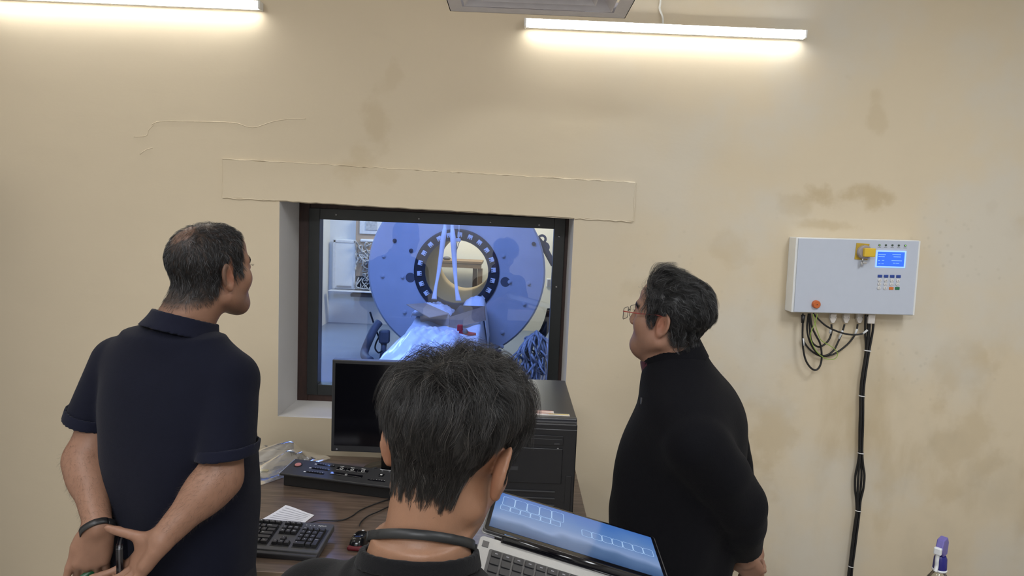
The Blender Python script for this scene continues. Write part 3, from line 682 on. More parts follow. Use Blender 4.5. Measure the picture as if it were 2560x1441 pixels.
text('logo', 'logitech', .0085, 'white_ink', kb, (0, 0, 0)).matrix_local = KT @ Matrix.Translation((-.036, -.0145, .0083))
for k in range(3): kpart('status_light', MB().box((-.087+k*.0125, -.0165, .0084), (.003, .0016, .0008)), 'white_ink')
for x in (-.06, -.39): kpart('foot', MB().box((x, -.018, -.022), (.03, .008, .022)), 'black_plastic')
kpart('front_lip', MB().rrect(KL, .022, .008, -.014, .004, (-KL/2, -KD-.004)), 'charcoal', bevel=.004)
KC = [atz(772, 1309, .757), atz(800, 1302, .754), atz(850, 1302, .754), atz(880, 1291, .754), atz(905, 1274, .754), atz(960, 1253, .754), atz(1010, 1240, .754)]
cw = MB().tube([tuple(p) for p in KC], .0022, 8).build('keyboard_cable', 'cable_black', None, True, off=KC[3]); cw.location = KC[3]; tag(cw, 'thin black cord curving over the desk from the keyboard', 'cable')

mo = atz(898, 1350, .765)
mouse = thing('mouse', 'black corded mouse on the desk right of the keyboard', 'mouse', (mo[0], mo[1]+.004, .75), (0, 0, rad(-6)))
V = []; F = []; nu, nv = 24, 14
for j in range(nv+1):
    b = PI/2*j/nv
    for i in range(nu):
        a = 2*PI*i/nu; ca, sa = math.cos(a), math.sin(a); e = .75
        X = .0275*abs(ca)**e*(1 if ca > 0 else -1)*math.cos(b)**.5; Y = .052*abs(sa)**e*(1 if sa > 0 else -1)*math.cos(b)**.55
        V.append((X*(1-.08*math.cos(2*a)), Y, .034*math.sin(b)*(1-.15*(Y/.052))))
F = [(j*nu+i, j*nu+(i+1) % nu, (j+1)*nu+(i+1) % nu, (j+1)*nu+i) for j in range(nv) for i in range(nu)]+[tuple(range(nu-1, -1, -1))]
MB().add(V, F).build('shell', 'mouse_black', mouse, True)
MB().cyl((-.003, .034, .021), (.003, .034, .021), .0085, n=18).build('scroll_wheel', 'white_plastic', mouse)
MB().box((0, -.046, .008), (.046, .022, .014)).build('tail_light', 'dark_red', mouse, bevel=.006)
text('logo', 'Microsoft', .0075, 'white_ink', mouse, (0, -.012, .0345), (rad(-4), 0, 0))
mc_ = [Vector(atz(*p, .7555)) for p in ((899, 1322), (903, 1306), (920, 1291), (945, 1280), (970, 1268), (1010, 1250))]
mw = Matrix.Translation(mouse.location) @ mouse.rotation_euler.to_matrix().to_4x4(); mwi = mw.inverted()
MB().tube([tuple(mwi @ Vector((mc_[0].x, mc_[0].y, .765)))]+[tuple(mwi @ p) for p in mc_[1:]], .0022, 8).build('cord', 'cable_black', mouse, True)

bag = MB(); bc = Vector((-.93, 2.715, .752)); n = 54
def hgt(u, v): return .5+.5*math.sin(7*u+3*math.sin(5*v))*math.cos(6*v+2*u)
rs = np.random.RandomState(5); W_ = rs.randn(10, 4)
def crumple(u, v):
    s = 0
    for q in W_: s += abs(math.sin((q[0]*u+q[1]*v)*7+q[2]*3))*q[3]*.011
    return s
outl = [Vector(atz(*p, .753)) for p in ((560, 1126), (730, 1122), (826, 1143), (760, 1168), (712, 1196), (640, 1216), (560, 1210))]
A0, A1, A2, A3 = Vector(atz(540, 1140, .753)), Vector(atz(735, 1118, .753)), Vector(atz(828, 1146, .753)), Vector(atz(636, 1222, .753))
for lay in (0, 1):
    for j in range(n+1):
        for i in range(n+1):
            u, v = i/n, j/n; p = (A0*(1-u)+A1*u)*(1-v)+(A3*(1-u)+A2*u)*v
            edge = min(u, 1-u, v, 1-v)*4; e = min(1, edge); h = .004+e*(.012+.055*math.sin(PI*u)*math.sin(PI*v)+crumple(u+lay*.3, v)*1.6)
            wob = .008*math.sin(9*u+4*v)+.005*math.sin(23*v+7*u)
            bag.v.append((p.x+wob, p.y+wob*.6, .7515+max(.0006, h*(1 if lay else .12))))
M = (n+1)*(n+1)
for lay in (0, 1): bag.f += [(lay*M+j*(n+1)+i, lay*M+j*(n+1)+i+1, lay*M+(j+1)*(n+1)+i+1, lay*M+(j+1)*(n+1)+i) for j in range(n) for i in range(n)]
bo = bag.build('plastic_bag', 'clear_film', None, True, off=bc); bo.location = bc; tag(bo, 'crumpled clear plastic bag lying at the back left of the desk', 'bag')
q = Vector(atz(655, 1176, .76)); MB().box((q.x, q.y, .759), (.05, .02, .002)).build('printed_mark', 'sticker_yellow', bo, off=bc)

# ------------------------------------------------------------------ laptop held open by the man in front
LW, LH = .362, .236
HL = Vector(at(1205, 1328, 1.25)); a_, b_, t_ = rad(4.8), rad(13.0), rad(94)
fw_ = Vector((math.sin(a_), math.cos(a_), 0)); rt_ = Vector((math.cos(a_), -math.sin(a_), 0)); up_ = Vector((0, 0, 1))
wx = rt_*math.cos(b_)-up_*math.sin(b_); nn = up_*math.cos(b_)+rt_*math.sin(b_)
def lframe(ang):          # ang measured from the normal towards the far side
    y = nn*math.cos(ang)+fw_*math.sin(ang); z = wx.cross(y); return Matrix((wx, y, z)).transposed()
lap = thing('laptop', 'silver laptop with blue screen held open by the man in the black T-shirt', 'laptop', HL)
LS = lframe(t_).to_4x4(); LD = lframe(rad(94+180-20)).to_4x4()  # lid; deck: local y runs away from the hinge
Rz = Matrix.Scale(1, 4)
def lid(name, mb, m, par=None, **k):
    o = mb.build(name, m, par or lap, **k)
    if par is None: o.matrix_local = LS
    return o
lid('lid', MB().rrect(LW, LH, .010, -.004, .0025, (LW/2, LH/2+.004)), 'silver_dark', bevel=.001)
lid('lid_rim', MB().rrect(LW+.002, LH+.002, .010, -.0055, -.0025, (LW/2, LH/2+.004)), 'silver', bevel=.001)
lid('bezel', MB().rrect(LW-.006, LH-.006, .008, .002, .0032, (LW/2, LH/2+.004)), 'black_gloss')
def screen_mat():
    m = mat('laptop_display', (.01, .02, .05), .12, noise=.02); nt = m.node_tree; N = nt.nodes; L = nt.links; b = N['Principled BSDF']
    tc = N.new('ShaderNodeTexCoord'); sep = N.new('ShaderNodeSeparateXYZ'); L.new(tc.outputs['Object'], sep.inputs[0])
    ns = N.new('ShaderNodeTexNoise'); ns.inputs['Scale'].default_value = 9; L.new(tc.outputs['Object'], ns.inputs['Vector'])
    ad = N.new('ShaderNodeMath'); ad.operation = 'MULTIPLY_ADD'; ad.inputs[1].default_value = .10; L.new(ns.outputs['Fac'], ad.inputs[0]); L.new(sep.outputs[1], ad.inputs[2])
    mr = N.new('ShaderNodeMapRange'); mr.inputs['From Min'].default_value = .07; mr.inputs['From Max'].default_value = .27; L.new(ad.outputs[0], mr.inputs['Value'])
    cr = N.new('ShaderNodeValToRGB'); L.new(mr.outputs[0], cr.inputs[0]); e = cr.color_ramp.elements
    e[0].position = 0; e[0].color = (*srgb(52, 76, 110), 1); e[1].position = 1; e[1].color = (*srgb(62, 106, 176), 1)
    for p, c in ((.22, srgb(84, 108, 142)), (.34, srgb(128, 150, 188)), (.5, srgb(104, 134, 180)), (.75, srgb(84, 122, 178))): k = e.new(p); k.color = (*c, 1)
    L.new(cr.outputs[0], b.inputs['Emission Color']); b.inputs['Emission Strength'].default_value = .85
    return m
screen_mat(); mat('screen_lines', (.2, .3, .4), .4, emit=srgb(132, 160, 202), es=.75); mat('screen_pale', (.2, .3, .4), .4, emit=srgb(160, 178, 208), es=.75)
dsp = lid('display', MB().box((LW/2, LH/2+.008, .0033), (LW-.020, LH-.034, .0008)), 'laptop_display')
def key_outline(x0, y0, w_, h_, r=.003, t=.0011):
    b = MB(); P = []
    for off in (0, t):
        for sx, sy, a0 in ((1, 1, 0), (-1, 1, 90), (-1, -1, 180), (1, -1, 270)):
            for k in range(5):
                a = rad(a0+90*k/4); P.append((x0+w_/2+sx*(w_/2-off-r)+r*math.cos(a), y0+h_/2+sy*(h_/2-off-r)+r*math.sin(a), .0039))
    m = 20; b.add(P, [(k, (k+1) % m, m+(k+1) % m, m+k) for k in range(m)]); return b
x = .022  # glowing key outlines drawn on the display in place of a keyboard reflection
for k in range(6): key_outline(x+k*.0215, .128, .0212, .026).build('drawn_key_outline', 'screen_lines', dsp)
for k in range(5): key_outline(x+.002+k*.0268, .156, .0265, .052, .006).build('drawn_key_outline', 'screen_lines', dsp)
for k in range(7): key_outline(.195+k*.0215, .118, .0212, .034, .005).build('drawn_key_outline', 'screen_lines', dsp)
lid('webcam', MB().cyl((LW/2, LH-.003, .003), (LW/2, LH-.003, .0038), .0025, n=12), 'charcoal')
hg = MB(); hg.cyl((.042, 0, -.002), (LW-.042, 0, -.002), .0085, n=20); hg.build('hinge_cover', 'black_gloss', lap, True).matrix_local = LS
def deck(name, mb, m, par=None, **k):
    o = mb.build(name, m, par or lap, **k)
    if par is None: o.matrix_local = LDM
    return o
yd = nn*math.cos(rad(94-180-16))+fw_*math.sin(rad(94-180-16))   # deck runs back towards its user, sloping down
zd = yd.cross(wx)
LDM = Matrix((wx, yd, zd)).transposed().to_4x4()
dk = MB().rrect(LW, LH-.006, .010, -.016, -.002, (LW/2, LH/2+.006)); dk.f = [f[::-1] for f in dk.f]
deck('keyboard_deck', dk, 'silver', bevel=.001)
deck('hinge_cutout', MB().box((LW/2, .006, -.0035), (LW-.078, .016, .0045)), 'black_gloss')
deck('speaker_grille', MB().box((.013, .030, -.0018), (.012, .016, .0008)), 'silver_dark')
deck('key_well', MB().rrect(LW-.044, .105, .004, -.0026, -.0014, (LW/2, .092)), 'silver_dark')
for r in range(5):
    wd = (LW-.050)/15
    for k in range(15):
        if r == 4 and 4 <= k <= 8: continue
        o = deck('key', MB().rrect(wd-.0035, .0155, .002, -.0015, .0012, (.026+wd*(k+.5), .051+r*.0195)), 'charcoal', bevel=.0006)
        if r == 0: MB().box((.026+wd*(k+.5), .051, .0014), (.005, .0025, .0004)).build('legend', 'grey_ink', o)
deck('space_bar', MB().rrect((LW-.05)/15*5-.0035, .0155, .002, -.0015, .0012, (.026+(LW-.05)/15*6.5, .051+4*.0195)), 'charcoal', bevel=.0006)
deck('touchpad', MB().rrect(.105, .062, .003, -.0022, -.0014, (LW/2-.01, .19)), 'silver_dark')

# ------------------------------------------------------------------ scanner room behind the glass
slab('floor_scanner_room', (-.8, 7.4, -.05), (7.0, 7.7, .1), 'scanner_floor', 'glossy blue grey floor of the scanner room', 'floor')
slab('ceiling_scanner_room', (-.8, 7.4, 3.25), (7.0, 7.7, .1), 'scanner_wall', 'ceiling of the scanner room', 'ceiling')
slab('wall_far', (-.8, 11.15, 1.6), (7.0, .1, 3.2), 'scanner_wall', 'pale far wall of the scanner room', 'wall')
slab('wall_far_left', (-4.3, 7.3, 1.6), (.1, 7.6, 3.2), 'scanner_wall', 'pale left wall of the scanner room', 'wall')
slab('wall_far_right', (2.7, 7.3, 1.6), (.1, 7.6, 3.2), 'scanner_wall', 'pale right wall of the scanner room', 'wall')
slab('warm_light_slab', (-.2, 11.09, 1.6), (3.4, .03, 3.2), 'warm_light_cream', 'slab added on the far wall behind the magnet, cream to stand in for warm light', 'wall'); cr_ = at(822, 700, 11.0); slab('trim_3', (cr_[0]-.62, 10.6, 1.6), (1.2, 1.0, 3.2), 'scanner_wall', 'projecting wall corner at the left of the scanner room', 'wall')  # slab added behind the magnet, its cream colour imitating warm light

MX, MY_, MZ = -.602, 7.5, 1.19; MR, MBR = .955, .447
mag = thing('scanner_magnet', 'huge blue grey ring shaped scanner magnet behind the window glass', 'scanner', (MX, MY_, 0))
MB().lathe([(MBR, .0), (MR-.02, .0), (MR, .02), (MR, 1.58), (MR-.02, 1.6), (MBR, 1.6)], (0, 0, MZ), (0, 1, 0), 96, closed=True).build('housing', 'magnet_paint', mag, 'auto')
MB().lathe([(.342, .03), (MBR+.012, .03), (MBR+.012, -.012), (MBR-.004, -.016), (.352, -.004), (.342, .0)], (0, 0, MZ), (0, 1, 0), 72, closed=True).build('bore_ring', 'ring_black', mag, 'auto')
MB().lathe([(.338, .02), (.346, .02), (.346, 1.62), (.338, 1.62)], (0, 0, MZ), (0, 1, 0), 64, closed=True).build('bore_liner', 'liner_tan', mag, 'auto')
for k in range(22):
    a = 2*PI*(k+.3)/22
    if math.sin(a) < -.72: continue
    R = Matrix.Rotation(-a+PI/2, 3, 'Y'); c = Vector((math.cos(a)*.398, -.016, MZ+math.sin(a)*.398)); b = MB()
    b.box(c, (.050, .018, .050), R); ck = b.build('connector_clip', 'clip_white', mag, bevel=.004); g = MB()
    for dx in (-.010, .010): g.box(c+R @ Vector((dx, -.0092, -.015)), (.008, .002, .018), R)
    g.box(c+R @ Vector((.030, -.002, -.020)), (.012, .012, .012), R); g.build('clip_slot', 'ring_black', ck)
for px, py in ((987, 602), (1028, 627), (957, 690), (1007, 692), (1334, 610), (1258, 640), (1274, 705), (1321, 709), (1256, 831), (1255, 867), (960, 640), (1100, 850), (1012, 780), (1310, 760)):
    p = at(px, py, MY_); MB().lathe([(0, 0), (.022, 0), (.022, -.012), (.011, -.013), (.011, -.030), (0, -.030)], (p[0]-MX, 0, p[2]), (0, 1, 0), 12).build('bolt', 'steel_dark' if py < 640 else 'magnet_paint', mag, 'auto')
for px, py in ((1026, 694), (1263, 705)):
    p = at(px, py, MY_); MB().lathe([(0, -.006), (.05, -.006), (.052, .002), (0, .002)], (p[0]-MX, 0, p[2]), (0, 1, 0), 24).build('cover_disc', 'hose_grey', mag, 'auto')
for s in (-1, 1): MB().prism([(s*.28-.12, .2, 0), (s*.28+.12, .2, 0), (s*.34+.16, .2, .42), (s*.34-.16, .2, .42)], (0, 1.2, 0)).build('foot', 'steel_dark', mag)
p = at(1357, 604, MY_+.25); hk = MB()
for (cx, cy, ro, ri) in ((1355, 598, .052, .026), (1361, 618, .058, .018)):
    c = at(cx, cy, MY_+.2); hk.lathe([(ri, -.02), (ro, -.02), (ro, .02), (ri, .02)], (c[0]-MX, .2, c[2]), (0, 1, 0), 24, closed=True)
c0, c1, c2 = at(1362, 622, MY_+.2), at(1372, 640, MY_+.2), at(1384, 662, MY_+.22); hk.tube([(c[0]-MX, c[1]-MY_, c[2]) for c in (c0, c1, c2)], .035, 10)
c = at(1346, 590, MY_+.2); hk.tube([(c[0]-MX-.10, .2, c[2]-.12), (c[0]-MX-.02, .2, c[2]-.03), (c0[0]-MX, .2, c0[2])], .03, 8)
hk.build('lifting_eye', 'hose_grey', mag, 'auto')

# patient table reaching out of the bore, and everything lying on it
TZ = .56
pt_ = thing('patient_table', 'patient table running out of the bore towards the window, wrapped in plastic', 'table', (-.65, 6.35, 0))
MB().rrect(.56, 2.1, .10, TZ-.10, TZ, (0, 0)).build('table_top', 'white_plastic', pt_, bevel=.02)
MB().box((0, -.1, (TZ-.10)/2), (.40, 1.5, TZ-.10)).build('pedestal', 'white_plastic', pt_, bevel=.03)
def cloth(name, corners, hfun, m, label, cat, nu=60, nv=40, th=.004, parent=None):
    """a sheet over four ground corners with its own height, thickness th"""
    A, B, C_, D_ = [Vector(c) for c in corners]; b = MB(); cen = (A+B+C_+D_)/4
    for l in (0, 1):
        for j in range(nv+1):
            for i in range(nu+1):
                u, v = i/nu, j/nv; p = (A*(1-u)+B*u)*(1-v)+(D_*(1-u)+C_*u)*v; b.v.append((p.x-cen.x, p.y-cen.y, hfun(u, v, p)+l*th-cen.z))
    M = (nu+1)*(nv+1); g = lambda l, i, j: l*M+j*(nu+1)+i
    for j in range(nv):
        for i in range(nu): b.f += [(g(1, i, j), g(1, i+1, j), g(1, i+1, j+1), g(1, i, j+1)), (g(0, i, j), g(0, i, j+1), g(0, i+1, j+1), g(0, i+1, j))]
    for i in range(nu): b.f += [(g(0, i, 0), g(0, i+1, 0), g(1, i+1, 0), g(1, i, 0)), (g(0, i+1, nv), g(0, i, nv), g(1, i, nv), g(1, i+1, nv))]
    for j in range(nv): b.f += [(g(0, 0, j+1), g(0, 0, j), g(1, 0, j), g(1, 0, j+1)), (g(0, nu, j), g(0, nu, j+1), g(1, nu, j+1), g(1, nu, j))]
    o = b.build(name, m, None, True); o.location = cen; return tag(o, label, cat)
def fold(u, v, k=1): return .014*math.sin(11*u+5*v*k)+.010*math.sin(23*u-9*v+1)+.010*abs(math.sin(17*v+6*u))
cl = lambda t: max(0, min(1, t))
sm = lambda t: cl(t)**2*(3-2*cl(t))
def sheet_h(u, v, p):
    e = sm(u/.10)*sm((1-u)/.10)*sm((v+.02)/.06); top = TZ+.030+.185*v+fold(u, v)*.8
    return top*e+(.16+.30*v+fold(u, v))*(1-e)
SX0, SX1, SY0, SY1 = -1.09, -.20, 5.25, 7.47
cloth('plastic_sheet', ((SX0, SY0, 0), (SX1, SY0, 0), (SX1-.02, SY1, 0), (SX0+.06, SY1, 0)), sheet_h, 'sheet_plastic', 'white plastic sheet draped over the patient table', 'sheet', 80, 70)
def on_sheet(x, y): v = (y-SY0)/(SY1-SY0); return sheet_h((x-SX0)/(SX1-SX0), v, None)
def mound_h(u, v, p): return max(on_sheet(p.x, p.y), TZ+.05)+.010+.24*(math.sin(PI*cl(u))*math.sin(PI*cl(v)))**.75*(.75+.25*math.sin(6*u+2*v))+abs(fold(u*1.6, v*1.4))*1.1*math.sin(PI*u)*math.sin(PI*v)
cloth('plastic_bundle', ((-1.06, 5.32, 0), (-.42, 5.36, 0), (-.40, 6.30, 0), (-.86, 6.42, 0)), mound_h, 'sheet_plastic', 'shiny crumpled plastic bundle on the near end of the patient table', 'bundle', 60, 50)
cloth('white_cushion', ((-.52, 7.08, 0), (-.22, 7.08, 0), (-.22, 7.44, 0), (-.52, 7.44, 0)), lambda u, v, p: on_sheet(p.x, p.y)+.012+.17*(math.sin(PI*u)*math.sin(PI*v))**.45+abs(fold(u, v))*.4, 'cloth_white', 'puffy white cloth bundle in the mouth of the bore', 'bundle', 30, 24)
cloth('white_wrap', ((-1.02, 7.02, 0), (-.62, 7.05, 0), (-.60, 7.44, 0), (-1.0, 7.44, 0)), lambda u, v, p: on_sheet(p.x, p.y)+.012+.07*(math.sin(PI*u)*math.sin(PI*v))**.5+abs(fold(u*2, v*2))*.8, 'cloth_white', 'crumpled white wrapping at the left of the bore mouth', 'wrapping', 30, 24)
bxL, bxR = at(1050, 795, 6.75), at(1212, 775, 6.75)
cbx = thing('cardboard_box', 'torn brown cardboard box lying open on the patient table', 'box', (0, 0, 0))
p0, p1, p2, p3 = [Vector(at(x, y, Y)) for x, y, Y in ((1124, 793, 6.62), (1210, 766, 6.80), (1213, 802, 6.80), (1122, 823, 6.62))]
MB().prism([p0, p1, p2, p3], (.006, .012, 0)).build('front_side', 'cardboard', cbx)
q0, q1, q2, q3 = [Vector(at(x, y, Y)) for x, y, Y in ((1050, 790, 6.9), (1124, 787, 6.62), (1122, 815, 6.62), (1052, 812, 6.9))]
MB().prism([q0, q1, q2, q3], (.004, .012, 0)).build('left_side', 'cardboard', cbx)
r0, r1, r2, r3 = [Vector(at(x, y, Y)) for x, y, Y in ((1016, 763, 6.95), (1064, 760, 7.1), (1122, 786, 6.64), (1073, 795, 6.55))]
MB().prism([r0, r1, r2, r3], (0, .002, .008)).build('lid_flap', 'cardboard', cbx)
s0, s1_, s2_ = [Vector(at(x, y, Y)) for x, y, Y in ((1124, 793, 6.64), (1210, 766, 6.80), (1150, 764, 7.05))]
MB().prism([s0, s1_, s2_], (0, .0, -.01)).build('inner_floor', 'ring_black', cbx)
cbx_c = (p0+q0)/2
for ch in cbx.children: ch.data.transform(Matrix.Translation(-cbx_c))
cbx.location = cbx_c
rt0 = Vector(at(1152, 833, 6.2)); tl = thing('tape_gun', 'red hand tool lying on the white plastic at the table end', 'tool', rt0)
tb = MB(); P = [Vector(at(x, y, 6.2))-rt0 for x, y in ((1148, 828), (1160, 830), (1172, 835), (1190, 836))]; tb.tube(P, [.022, .024, .020, .012], 10, 6); tb.build('handle', 'red_tool', tl, True)
c = Vector(at(1150, 820, 6.2))-rt0; MB().box(c, (.05, .05, .055)).build('head', 'red_tool', tl, bevel=.008); MB().cyl(Vector(at(1163, 829, 6.16))-rt0, Vector(at(1163, 829, 6.22))-rt0, .024, n=16).build('roll', 'hose_grey', tl, True)
def strap(pts, Y, wd, label):
    P = [Vector(at(x, y, Y)) for x, y in pts]; P = smooth_path([Vector((P[0].x, P[0].y, 3.195)), Vector((P[0].x, P[0].y, 2.5))]+P, 6); c = P[-1]; b = MB(); vs = []; rs = random.Random(len(pts))
    for i, p in enumerate(P):
        t = i/(len(P)-1); tw = .5*math.sin(5*t+len(pts)); wv = wd*(.70+.45*math.sin(7*t+len(pts))**2+.15*math.sin(19*t))
        for s, k in ((-1, 0), (1, 0), (1, 1), (-1, 1)): vs.append((p.x+s*wv/2*math.cos(tw)-c.x, p.y+s*wv/2*math.sin(tw)+k*.006+.03*math.sin(11*t)-c.y, p.z-c.z))
    m = len(P); b.add(vs, [(i*4+k, i*4+(k+1) % 4, (i+1)*4+(k+1) % 4, (i+1)*4+k) for i in range(m-1) for k in range(4)]+[(0, 3, 2, 1), (m*4-4, m*4-3, m*4-2, m*4-1)])
    o = b.build('strap', 'cloth_white', None, True); o.location = c; return tag(o, label, 'strap', 'white straps hanging before the bore')
strap([(1113, 545), (1112, 575), (1108, 600), (1102, 640), (1096, 680), (1090, 715), (1086, 748)], 7.20, .052, 'white strap hanging on the left, ending inside the bore')
strap([(1131, 545), (1132, 580), (1134, 610), (1135, 640), (1137, 680), (1141, 720), (1147, 752)], 7.16, .056, 'white strap hanging down the middle of the bore')
wc = [Vector(at(x, y, 7.3)) for x, y in ((1149, 545), (1147, 575), (1146, 598))]
o = thing('hanging_plug', 'white plug on a thin lead hanging over the top of the bore', 'cord', wc[2])
MB().tube([Vector((wc[0].x, wc[0].y, 3.195))-wc[2]]+[p-wc[2] for p in wc], .008, 6).build('lead', 'wire_white', o, True); MB().box((0, 0, -.01), (.05, .03, .035)).build('plug', 'white_plastic', o, bevel=.006)
b = MB()
for dx in (-.012, .014): b.tube([(dx, -.01, -.02), (dx*.2-.012, -.01, -.10), (-dx-.03, -.01, -.2)], .004, 6)
b.build('loop', 'hose_grey', o, True)

# far wall fittings
def wallbox(name, px0, py0, px1, py1, Y, d, m, label, cat):
    A = at(px0, py0, Y); B = at(px1, py1, Y); c = ((A[0]+B[0])/2, Y+d/2, (A[2]+B[2])/2)
    t = thing(name, label, cat, c); MB().box((0, 0, 0), (abs(B[0]-A[0]), d, abs(A[2]-B[2]))).build('body', m, t, bevel=.008); return t, abs(B[0]-A[0]), abs(A[2]-B[2])
t, w_, h_ = wallbox('wall_cabinet', 832, 598, 890, 724, 11.0, .10, 'scanner_wall', 'flush pale cabinet door on the far wall of the scanner room', 'cabinet')
for s in (-1, 1): MB().box((s*(w_/2-.03), -.055, 0), (.03, .012, h_)).build('frame_side', 'white_plastic', t)
MB().box((0, -.055, h_/2-.03), (w_, .012, .03)).build('frame_top', 'white_plastic', t); MB().box((0, -.06, -h_/2+.04), (w_*.6, .014, .02)).build('handle', 'steel', t)
t, w_, h_ = wallbox('shelf', 820, 729, 960, 732, 10.78, .15, 'white_plastic', 'white narrow ledge below the cabinet on the far wall', 'shelf')
t, w_, h_ = wallbox('equipment_box', 876, 734, 965, 746, 10.92, .17, 'hose_grey', 'dark oblong box under the ledge on the far wall', 'box')
for k in (-.35, -.1): MB().cyl((w_*k, -.076, .01), (w_*k, -.082, .01), .012, n=10).build('button', 'clip_white', t)
t, w_, h_ = wallbox('filter_panel', 890, 545, 965, 727, 11.0, .10, 'cardboard', 'open wiring panel crowded with cables left of the magnet', 'panel')
MB().box((0, -.055, h_*.38), (w_*.75, .03, h_*.2)).build('white_unit', 'white_plastic', t, bevel=.01); MB().box((.0, -.07, h_*.40), (w_*.35, .02, h_*.12)).build('terminal', 'tangle', t)
MB().box((-.02, -.055, h_*.19), (w_*.62, .05, .05)).build('pale_tube', 'white_plastic', t, bevel=.02); MB().box((.02, -.06, -h_*.18), (w_*.2, .04, h_*.30)).build('white_module', 'white_plastic', t, bevel=.01)
MB().box((0, -.052, -h_*.40), (w_*.92, .01, h_*.18)).build('dark_plate', 'ring_black', t)
rs = random.Random(9); tg = MB()
for k in range(46):
    x, z = rs.uniform(-.42, .42)*w_, rs.uniform(-.46, .12)*h_; P = [(x, -.06, z)]
    for j in range(4): x += rs.uniform(-.10, .10); z += rs.uniform(-.16, .10); P.append((max(-.47*w_, min(.47*w_, x)), -.06-rs.uniform(0, .08), max(-.48*h_, min(.45*h_, z))))
    tg.tube(P, rs.choice((.006, .009, .013)), 5, 4)
o = tg.build('wiring', 'tangle', t, True); o['kind'] = 'stuff'
for k in range(2): MB().cyl((w_*.06, -.06, -h_*(.37+.11*k)), (w_*.06, -.075, -h_*(.37+.11*k)), .05, n=16).build('round_socket', 'clip_white', t)
t, w_, h_ = wallbox('wall_outlet', 1367, 697, 1376, 718, 11.05, .05, 'white_plastic', 'small framed plate on the wall right of the magnet', 'outlet'); MB().box((0, -.028, 0), (w_*.6, .01, h_*.75)).build('cover', 'grey_ink', t)

# hoses and leads round the magnet's foot
def hose(label, pts, r, m, cat='hose', group=None):
    P = [at(x, y, Y) for x, y, Y in pts]; c = P[0]; o = MB().tube([tuple(p) for p in P], r, 12, 8).build('hose', m, None, True, off=c); o.location = c; return tag(o, label, cat, group)
hose('thick bent grey hose rising left of the patient table', [(948, 806, 7.3), (936, 822, 7.25), (924, 848, 7.2), (914, 872, 7.2), (911, 886, 7.15), (916, 896, 7.05), (926, 902, 7.0)], .043, 'hose_grey')
hose('black hose arcing down right of the magnet', [(1378, 775, 7.9), (1372, 800, 7.85), (1362, 825, 7.8), (1352, 842, 7.8), (1346, 856, 7.8)], .05, 'cable_black')
hose('thin dark lead running down beside the bent hose', [(925, 780, 7.42), (938, 820, 7.42), (950, 850, 7.44), (958, 872, 7.44)], .010, 'cable_black', 'cable')
hose('thin dark lead looping on the scanner room floor', [(948, 842, 7.38), (940, 858, 7.36), (938, 872, 7.34), (946, 882, 7.30), (955, 878, 7.28)], .009, 'cable_black', 'cable')
p = at(961, 842, 7.35); o = thing('pipe_fitting', 'dark pipe fitting under the lower left edge of the magnet', 'fitting', p); MB().cyl((0, 0, -.05), (0, 0, -p[2]+.002), .025, n=12).build('riser', 'hose_grey', o, True); MB().box((0, 0, 0), (.11, .1, .14)).build('block', 'hose_grey', o, bevel=.02); MB().cyl((0, 0, -.07), (-.02, 0, -.25), .03, n=12).build('spout', 'hose_grey', o, True)
rs = random.Random(21); tg = MB(); ctr = at(1340, 880, 7.22)
for k in range(60):
    x = rs.uniform(-.16, .16); P = [(x*.7, rs.uniform(-.06, .06), .22-abs(x)*.6)]
    z = .16
    for j in range(4): x += rs.uniform(-.09, .09); z -= rs.uniform(.06, .16); P.append((x, rs.uniform(-.16, .16), max(z, -ctr[2]+.016)))
    tg.tube(P, rs.choice((.007, .010, .014)), 5, 4)
o = tg.build('cable_tangle', 'tangle', None, True); o.location = ctr; tag(o, 'heap of loose cables spilling down at the right foot of the magnet', 'cables', kind='stuff')
p = at(1304, 880, 7.7); o = thing('support_post', 'dark support post behind the heap of loose cables', 'post', (p[0]-.27, 7.25, 0)); MB().box((0, 0, .2), (.10, .12, .4)).build('upright', 'steel_dark', o, bevel=.005); MB().box((.0, 0, .01), (.2, .2, .02)).build('foot_plate', 'steel_dark', o)

# bench seen through the bore
bA, bB = at(1098, 650, 10.5), at(1206, 654, 10.5); bz = bA[2]; bt = at(1160, 670, 10.5)[2]
bn = thing('wooden_bench', 'brown wooden bench seen through the bore of the magnet', 'bench', ((bA[0]+bB[0])/2-.15, 10.5, 0)); bw = bB[0]-bA[0]+.3
MB().box((0, .2, bz-.02), (bw, .5, .04)).build('bench_top', 'bench_wood', bn, bevel=.005); MB().box((0, -.03, (bz+bt)/2), (bw-.02, .03, bz-bt)).build('apron', 'bench_wood', bn)
for px in (1184, 1200): lx = at(px, 690, 10.5)[0]-bn.location.x; MB().box((lx, (.0 if px == 1200 else .38), bt/2), (.07, .06, bt)).build('leg', 'bench_wood', bn)
MB().box((-bw/2+.06, 0, bt/2), (.07, .06, bt)).build('leg', 'bench_wood', bn); MB().box((-bw/2+.06, .38, bt/2), (.07, .06, bt)).build('leg', 'bench_wood', bn)
p = at(1117, 646, 10.55); o = thing('small_box', 'small dark lump lying on the wooden bench', 'box', (p[0], p[1], bz)); MB().ball((0, 0, .025), (.06, .05, .03)).build('lump', 'hose_grey', o, True)

